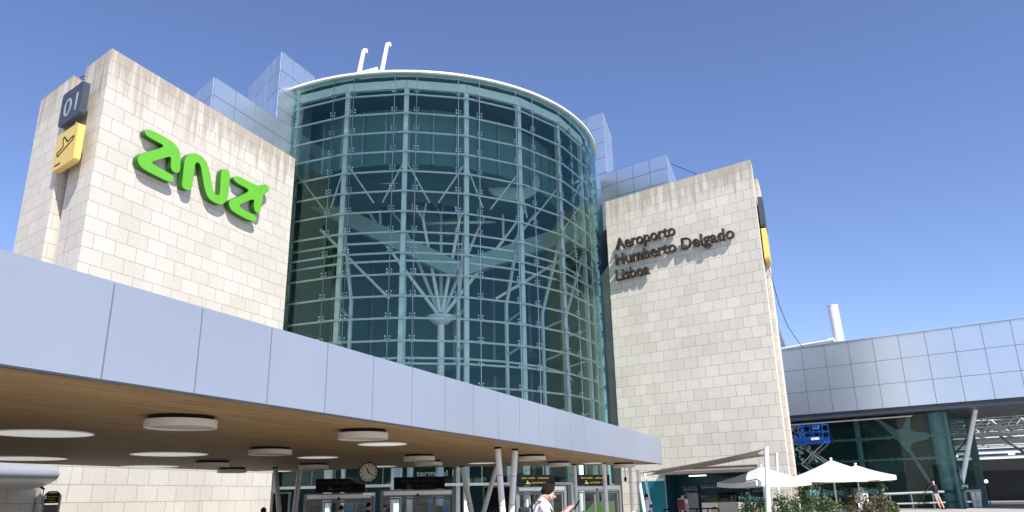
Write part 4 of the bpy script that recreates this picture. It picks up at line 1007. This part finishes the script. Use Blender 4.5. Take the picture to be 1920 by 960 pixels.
# round bush at the end
a = atY(1668, 940, 35.2); bs = thing('shrub', 'round clipped green bush at the right end of the terrace', 'shrub', V(a.x, 35.2, gz(35.2)))
mb = MB(); leaves(mb, 900, lambda r_: (V(r_.gauss(0, 1), r_.gauss(0, 1), r_.gauss(0, 1)).normalized() * (.34 * r_.random() ** .3) + V(0, 0, .9)) , .055, rnd); mb.build('foliage', [leaf2, leaf], bs)
mb = MB(); mb.tube((0, 0, 0), (0, 0, .9), .04, n=8); mb.build('trunk', MATS['bark'], bs)
# chairs and tables
def chair(P, rot, label):
    t = thing('cafe_chair', label, 'chair', Matrix.Translation(P) @ Matrix.Rotation(R(rot), 4, 'Z'), 'white chairs on the terrace')
    mb = MB(); mb.box(-.22, .22, -.22, .22, .43, .46); mb.build('seat', white, t)
    mb = MB(); mb.box(-.22, .22, .2, .23, .62, .86); mb.build('backrest', white, t)
    for sx_, sy_ in ((-1, -1), (1, -1), (-1, 1), (1, 1)): mb = MB(); mb.tube((.2 * sx_, .2 * sy_, 0), (.2 * sx_, .21 * sy_, .62 if sy_ > 0 else .43), .016, n=8); mb.build('leg', white, t)
def table(P, label):
    t = thing('cafe_table', label, 'table', P, 'round tables on the terrace')
    mb = MB(); mb.lathe([(0, .72), (.36, .72), (.36, .75), (0, .75)], n=28); mb.build('top', white, t)
    mb = MB(); mb.tube((0, 0, 0), (0, 0, .72), .03, n=10); mb.build('stem', chrome_d, t)
    mb = MB(); mb.lathe([(0, 0), (.24, 0), (.24, .02), (0, .03)], n=24); mb.build('foot', chrome_d, t)
def gp(px, D): a = atY(px, 930, D); return V(a.x, D, gz(D))
chair(gp(1513, 36), 200, 'white chair under the left edge of the large parasol'); chair(gp(1640, 36.5), 30, 'white chair at the right planter box'); chair(gp(1478, 36.8), 120, 'white chair behind the grey green shrubs')
table(gp(1465, 36), 'small round table beside the seated guest'); table(gp(1585, 36.4), 'small round table between the two parasol poles')
# barrier and counters before the cafe
t = thing('barrier', 'low black tubular barrier in front of the cafe counter', 'barrier', gp(1290, 36.5))
mb = MB(); a, b = gp(1243, 36.5) - gp(1290, 36.5), gp(1345, 36.5) - gp(1290, 36.5)
for z in (.55, 1.0): mb.tube(a + V(0, 0, z), b + V(0, 0, z), .03, n=8)
mb.build('rail', dark, t)
for i in range(6): mb = MB(); p_ = a + (b - a) * i / 5; mb.tube(p_, p_ + V(0, 0, 1.0), .03, n=8); mb.build('post', dark, t)
slab('cafe_counter_screen', 1352, 1384, 941, 962, 36.8, cream, 'pale grey counter screen beside the yellow bin', 'screen', .4)
a = gp(1338, 36); t = thing('litter_bin', 'yellow green litter bin before the cafe counter', 'bin', a)
mb = MB(); mb.lathe([(0, 0), (.13, 0), (.15, 1.0), (.14, 1.0), (.12, .05), (0, .05)], n=16); mb.build('body', mat('bin_paint', (.45, .42, .16), .5), t); mb = MB(); mb.lathe([(.02, 1.0), (.16, 1.0), (.16, 1.05), (.02, 1.1)], n=16); mb.build('lid', dark, t)

# small lamp hanging under the canopy's right end
p_ = atY(1172.5, 897, 33); t = thing('hanging_sensor', 'small dark pendant hanging on a rod beside the right stone block', 'pendant', p_)
mb = MB(); mb.tube((0, 0, 0), (0, 0, ZS - p_.z), .015, n=6); mb.build('rod', dark, t)
mb = MB(); mb.lathe([(.001, -.14), (.05, -.1), (.06, 0), (.03, .05), (.001, .06)], n=12); mb.build('body', dark, t)

# metal hood and sign board at far left
hd = thing('metal_hood', 'rounded silver metal hood on the low stone wall at far left', 'hood', FL.mat(-.55, .25, 0))
z1 = FL.py(40, 866, -1.6).z + .1; z0 = FL.py(40, 916, -1.6).z
mb = MB(); n = 30; pr = []
for i in range(n + 1):
    a_ = math.pi * i / n; pr.append((-(1.7 * math.sin(a_)), (z0 + z1) / 2 + math.cos(a_) * (z1 - z0) / 2))
vs = [(-8.4, y, z) for y, z in pr] + [(0, y, z) for y, z in pr]
mb.add(vs, [(i, i + 1, n + 2 + i, n + 1 + i) for i in range(n)] + [tuple(range(n + 1)), tuple(range(2 * n + 1, n, -1))])
mb.build('shell', smetal, hd, smooth=False)
mb = MB(); mb.bar((-.02, -.9, z0 + .1), (.12, -.95, z0 - .0), .06); mb.bar((.1, -.95, z0 + .05), (.1, -.95, z0 - .45), .02); mb.build('latch', dark, hd)
a = atY(79, 960, 23.5); b = atY(112, 922, 23.5)
sg = thing('notice_stand', 'silver framed notice stand with black and yellow header by the left stone wall', 'sign', Matrix.Translation((a.x, 23.5, 0)) @ Matrix.Rotation(R(12), 4, 'Z'))
Ws = b.x - a.x; Hs = b.z
mb = MB(); mb.bar((0, 0, 0), (0, 0, Hs - .1), .05); mb.bar((Ws, 0, 0), (Ws, 0, Hs - .1), .05); mb.tube((0, 0, Hs - .1), (.1, 0, Hs), .025, n=8); mb.tube((Ws, 0, Hs - .1), (Ws - .1, 0, Hs), .025, n=8); mb.tube((.1, 0, Hs), (Ws - .1, 0, Hs), .025, n=8); mb.build('frame', chrome_d, sg)
mb = MB(); mb.box(.03, Ws - .03, -.03, .01, Hs - .32, Hs - .03); mb.build('header', dark, sg)
mb = MB(); mb.box(.03, Ws - .03, -.02, .01, .1, Hs - .36); mb.build('board', mat('notice_board', (.10, .09, .075), .5), sg)
mb = MB()
for zz, w_ in ((.12, .7), (.19, .55), (.26, .62)): mb.box(Ws * .22, Ws * (.22 + w_ * .9), -.036, -.031, Hs - zz - .02, Hs - zz)
mb.build('lettering', txt_y, sg)
mb = MB(); mb.box(Ws * .06, Ws * .16, -.036, -.031, Hs - .2, Hs - .1); mb.build('symbol', txt_w, sg)

# ------------------------------------------------------------------ people
def person(P, face, label, cols, hair=True, arms=None, legs=None, lean=0., height=1.74, seated=False, headtilt=0., hairlong=False, hdrop=0.):
    """P ground point, face = heading in degrees (0 = looks to +x); cols = shirt, trousers, arm material"""
    k = height / 1.74
    J, E_, Rr, Pt = [], [], [], []
    def v_(p, r, par=None, tag_='skin'):
        J.append(Vector(p)); Rr.append(r); Pt.append(tag_)
        if par is not None: E_.append((par, len(J) - 1))
        return len(J) - 1
    hip = .50 if seated else .93
    def up_(x, z): return V(x + lean * (z - hip), 0, z)
    pel = v_(up_(0, hip), (.135, .165), None, 'legs')
    sp_ = v_(up_(0, hip + .16), (.115, .15), pel, 'shirt'); ch = v_(up_(0, hip + .36), (.125, .175), sp_, 'shirt')
    sh = v_(up_(-.01, hip + .515), (.088, .125), ch, 'shirt'); nk = v_(up_(.005, hip + .58), (.06, .06), sh, 'skin')
    hx = headtilt
    h0 = v_(up_(.03 + hx * .4, hip + .645 - hdrop), (.066, .056), nk, 'skin'); h1 = v_(up_(.03 + hx, hip + .71 - hdrop), (.084, .068), h0, 'skin'); h2 = v_(up_(.018 + hx, hip + .765 - hdrop), (.062, .052), h1, 'skin')
    v_(up_(.115 + hx, hip + .675 - hdrop), (.011, .011), h0, 'skin')
    arms = arms or ([V(.02, 0, -.29), V(.08, 0, -.54)],) * 2
    for s, (el, wr) in zip((-1, 1), arms):
        b_ = up_(-.01, hip + .50); so2 = v_(b_ + V(0, s * .18, -.01), (.068, .066), sh, 'shirt')
        m1_ = v_(J[so2] + V(el.x, el.y * s, el.z) * .45 + V(0, s * .02, 0), (.05, .05), so2, 'shirt'); e_ = v_(J[so2] + V(el.x, el.y * s + s * .03, el.z), (.041, .041), m1_, 'arm')
        w_ = v_(J[so2] + V(wr.x, wr.y * s + s * .02, wr.z), (.027, .027), e_, 'arm')
        d_ = (J[w_] - J[e_]).normalized(); pm = v_(J[w_] + d_ * .07, (.034, .026), w_, 'arm')
        sid = d_.cross(V(0, 0, 1)); sid = sid.normalized() if sid.length > .1 else V(1, 0, 0)
        for f_ in range(4):
            o_ = sid * ((f_ - 1.5) * .02); ln = (.07, .08, .076, .06)[f_]; q1_ = v_(J[pm] + o_ + d_ * ln * .5, (.009, .009), pm, 'arm'); v_(J[pm] + o_ + d_ * ln * .85 + V(0, -s * .02, -.015), (.008, .008), q1_, 'arm')
        v_(J[w_] + d_ * .05 + V(0, -s * .055, .01), (.01, .01), w_, 'arm')
    legs = legs or ([V(.02, 0, -.46), V(-.02, 0, -.86)], [V(.02, 0, -.46), V(-.02, 0, -.86)])
    for s, (kn, anc) in zip((-1, 1), legs):
        hp = v_(J[pel] + V(0, s * .09, -.04), (.092, .092), pel, 'legs'); th = v_(J[hp] + V(kn.x, 0, kn.z) * .55, (.078, .078), hp, 'legs'); k_ = v_(J[hp] + V(kn.x, s * .01, kn.z), (.058, .058), th, 'shin'); cf_ = v_(J[k_] + (V(anc.x, 0, anc.z) - V(kn.x, 0, kn.z)) * .4 + V(-.015, 0, 0), (.056, .056), k_, 'shin')
        an_ = v_(J[hp] + V(anc.x, s * .01, anc.z + .03), (.038, .038), cf_, 'shin'); v_(J[an_] + V(.15, 0, -.045), (.036, .04), an_, 'shoe')
    me = bpy.data.meshes.new('person'); me.from_pydata([j * k for j in J], E_, [])
    o = bpy.data.objects.new('tmp', me); COL.objects.link(o)
    md = o.modifiers.new('skin', 'SKIN'); md.use_smooth_shade = True
    for sv, r_ in zip(me.skin_vertices[0].data, Rr): sv.radius = (r_[0] * k, r_[1] * k)
    me.skin_vertices[0].data[pel].use_root = True
    ss_ = o.modifiers.new('sub', 'SUBSURF'); ss_.levels = 2; ss_.render_levels = 2
    dg = bpy.context.evaluated_depsgraph_get(); dg.update()
    m2_ = bpy.data.meshes.new_from_object(o.evaluated_get(dg)); bpy.data.objects.remove(o)
    names = ['skin', 'shirt', 'legs', 'shin', 'arm', 'shoe']
    m2_.materials.clear()
    mt = {'skin': skinm, 'shirt': cols[0], 'legs': cols[1], 'shin': cols[3] if len(cols) > 3 else cols[1], 'arm': cols[2], 'shoe': dark_c}
    for n_ in names: m2_.materials.append(mt[n_])
    segs = [(J[a_] * k, J[b_] * k, Pt[b_]) for a_, b_ in E_]
    def near(c_):
        best = None
        for a_, b_, t_ in segs:
            d_ = b_ - a_; f_ = max(0, min(1, (c_ - a_).dot(d_) / max(1e-6, d_.dot(d_)))); q_ = (c_ - a_ - d_ * f_).length
            if best is None or q_ < best[0]: best = (q_, t_)
        return best[1]
    for p_ in m2_.polygons: p_.material_index = names.index(near(p_.center)); p_.use_smooth = True
    ob = bpy.data.objects.new('person', m2_); COL.objects.link(ob)
    ob.matrix_world = Matrix.Translation(P) @ Matrix.Rotation(R(face), 4, 'Z'); tag(ob, label, 'person', 'people around the entrance')
    if hair:
        hc = (J[h1] * .6 + J[h2] * .4) * k + V(-.012, 0, .012); mb = MB(); n = 18; rows = 9; vs = []
        for i in range(rows + 1):
            th = math.pi * (.02 + .62 * i / rows)
            for j in range(n):
                ph = 2 * math.pi * j / n; fr_ = math.cos(ph); r_ = 1.0
                t2 = th * (1.08 - .50 * max(0, fr_)) if not hairlong else th * (1.3 - .6 * max(0, fr_))
                vs.append(hc + V(math.sin(t2) * math.cos(ph) * .094 * k, math.sin(t2) * math.sin(ph) * .079 * k, math.cos(t2) * .098 * k))
        mb.add(vs, [(i * n + j, i * n + (j + 1) % n, (i + 1) * n + (j + 1) % n, (i + 1) * n + j) for i in range(rows) for j in range(n)])
        mb.add(vs[:n], [tuple(range(n))])
        mb.build('hair', hairm, ob, smooth=True)
    return ob, J, k
SH = .93 + .485
# man looking at his phone
Dm = 11.2; hp_ = atY(1022, 905.5, Dm)
Pm = V(hp_.x - .06, Dm, 0)
hold = ([V(.10, 0, -.24), V(.30, -.12, -.06)], [V(.09, 0, -.25), V(.28, -.14, -.07)])
pm_, J_, k_ = person(Pm, 4, 'young man in a white t shirt looking down at his phone, backpack on', (shirt_w, denim, pink_c), arms=hold, height=1.88, lean=.05, headtilt=.05, hdrop=.06)
bp_ = thing('backpack', 'black and white backpack worn by the man with the phone', 'backpack', pm_.matrix_world @ Matrix.Translation((-.17, 0, 1.10)))
mb = MB(); mb.box(-.15, -.005, -.15, .15, 0, .44); mb.build('bag', dark_c, bp_, bevel=.05)
mb = MB(); mb.box(-.17, -.152, -.11, .11, .05, .24); mb.build('pocket', grey_c, bp_, bevel=.008)
for s in (-1, 1):
    mb = MB(); pth = [V(.0, s * .1, .42), V(.08, s * .115, .515), V(.2, s * .13, .50), V(.305, s * .13, .38), V(.30, s * .14, .22), V(.2, s * .175, .1), V(.02, s * .15, .05)]
    for a_, b_ in zip(pth, pth[1:]): mb.bar(a_, b_, .04, .012, side=(0, 0, 1) if abs((b_ - a_).normalized().z) < .9 else (1, 0, 0))
    mb.build('strap', dark_c, bp_)
ph = MB(); ph.box(-.008, .008, -.04, .04, -.02, .13); tag(ph.build('phone', dark, None, pm_.matrix_world @ Matrix.Translation((.46, 0, 1.50)) @ Matrix.Rotation(R(35), 4, 'Y'), bevel=.004), 'dark phone held in the hands of the walking man', 'phone')
mb = MB(); mb.tube((0, 0, 0), (0, -.02, 0), .011, n=8); mb.tube((.0, -.012, 0), (.012, -.012, -.035), .005, n=6)
# an earbud belongs to the man's head
eb = mb.build('earbud', white, pm_); eb.location = (J_[6] * k_) + V(.0, -.085, -.02)
person(gp(1212, 36.2), 70, 'person in a white shirt standing before the teal panel with a dark bag', (shirt_w, denim, red_c), height=1.68, arms=([V(.06, 0, -.26), V(.26, -.1, -.2)],) * 2, hairlong=True)
pc, J2, k2 = person(gp(1281, 36.0) + V(0, .2, 0), 60, 'customer in a dark red backpack waiting at the cafe counter', (shirt_w, dark_c, pink_c), height=1.72)
mb = MB(); mb.box(-.32, -.16, -.16, .16, .98, 1.42); t = thing('backpack', 'dark red backpack worn by the cafe customer', 'backpack', pc.matrix_world.copy())
mb.build('bag', red_c, t, bevel=.05)
mb = MB()
for s in (-1, 1): mb.bar((-.17, s * .1, 1.4), (.0, s * .12, 1.5), .05, .015); mb.bar((.0, s * .12, 1.5), (.15, s * .12, 1.36), .05, .015)
mb.build('strap', red_c, t)
sitl = ([V(.42, 0, -.02), V(.44, 0, -.44)],) * 2
person(gp(1452, 36.9), 200, 'seated guest in a white top at the terrace table', (shirt_w, dark_c, skinm), seated=True, legs=sitl, hairlong=True, height=1.8)
person(gp(1617, 38.6), 240, 'waiter in a white shirt and dark apron under the parasols', (shirt_w, dark_c, shirt_w), height=1.8)
Plean = atY(1757, 948.3, 49.2); Plean.z = gz(49.2)
person(V(Plean.x + .05, 49.2, gz(49.2)), -75, 'man in a black hoodie and grey shorts leaning on the handrail', (dark_c, grey_c, dark_c, skinm), height=1.74, lean=-.10, arms=([V(-.08, .22, -.24), V(-.12, .42, -.42)], [V(.06, .02, -.26), V(.16, -.15, -.34)]), legs=([V(.16, 0, -.44), V(.30, 0, -.84)], [V(.2, 0, -.43), V(.36, 0, -.84)]))
for px, D, py, fc, lab, cl in ((640, 24, 949, 100, 'dark haired passer by whose head shows before the first door', dark_c), (691, 27, 944, 20, 'person in black walking right towards the second door', dark_c), (722, 31, 948, -100, 'person inside the second door in a dark jacket', red_c), (494, 22, 953, 60, 'lone dark head at the end of the stone wall', dark_c)):
    top_ = atY(px, py, D); person(V(top_.x, D, gz(D)), fc, lab, (cl, dark_c, cl), height=max(1.3, (top_.z - gz(D)) / 1.0))
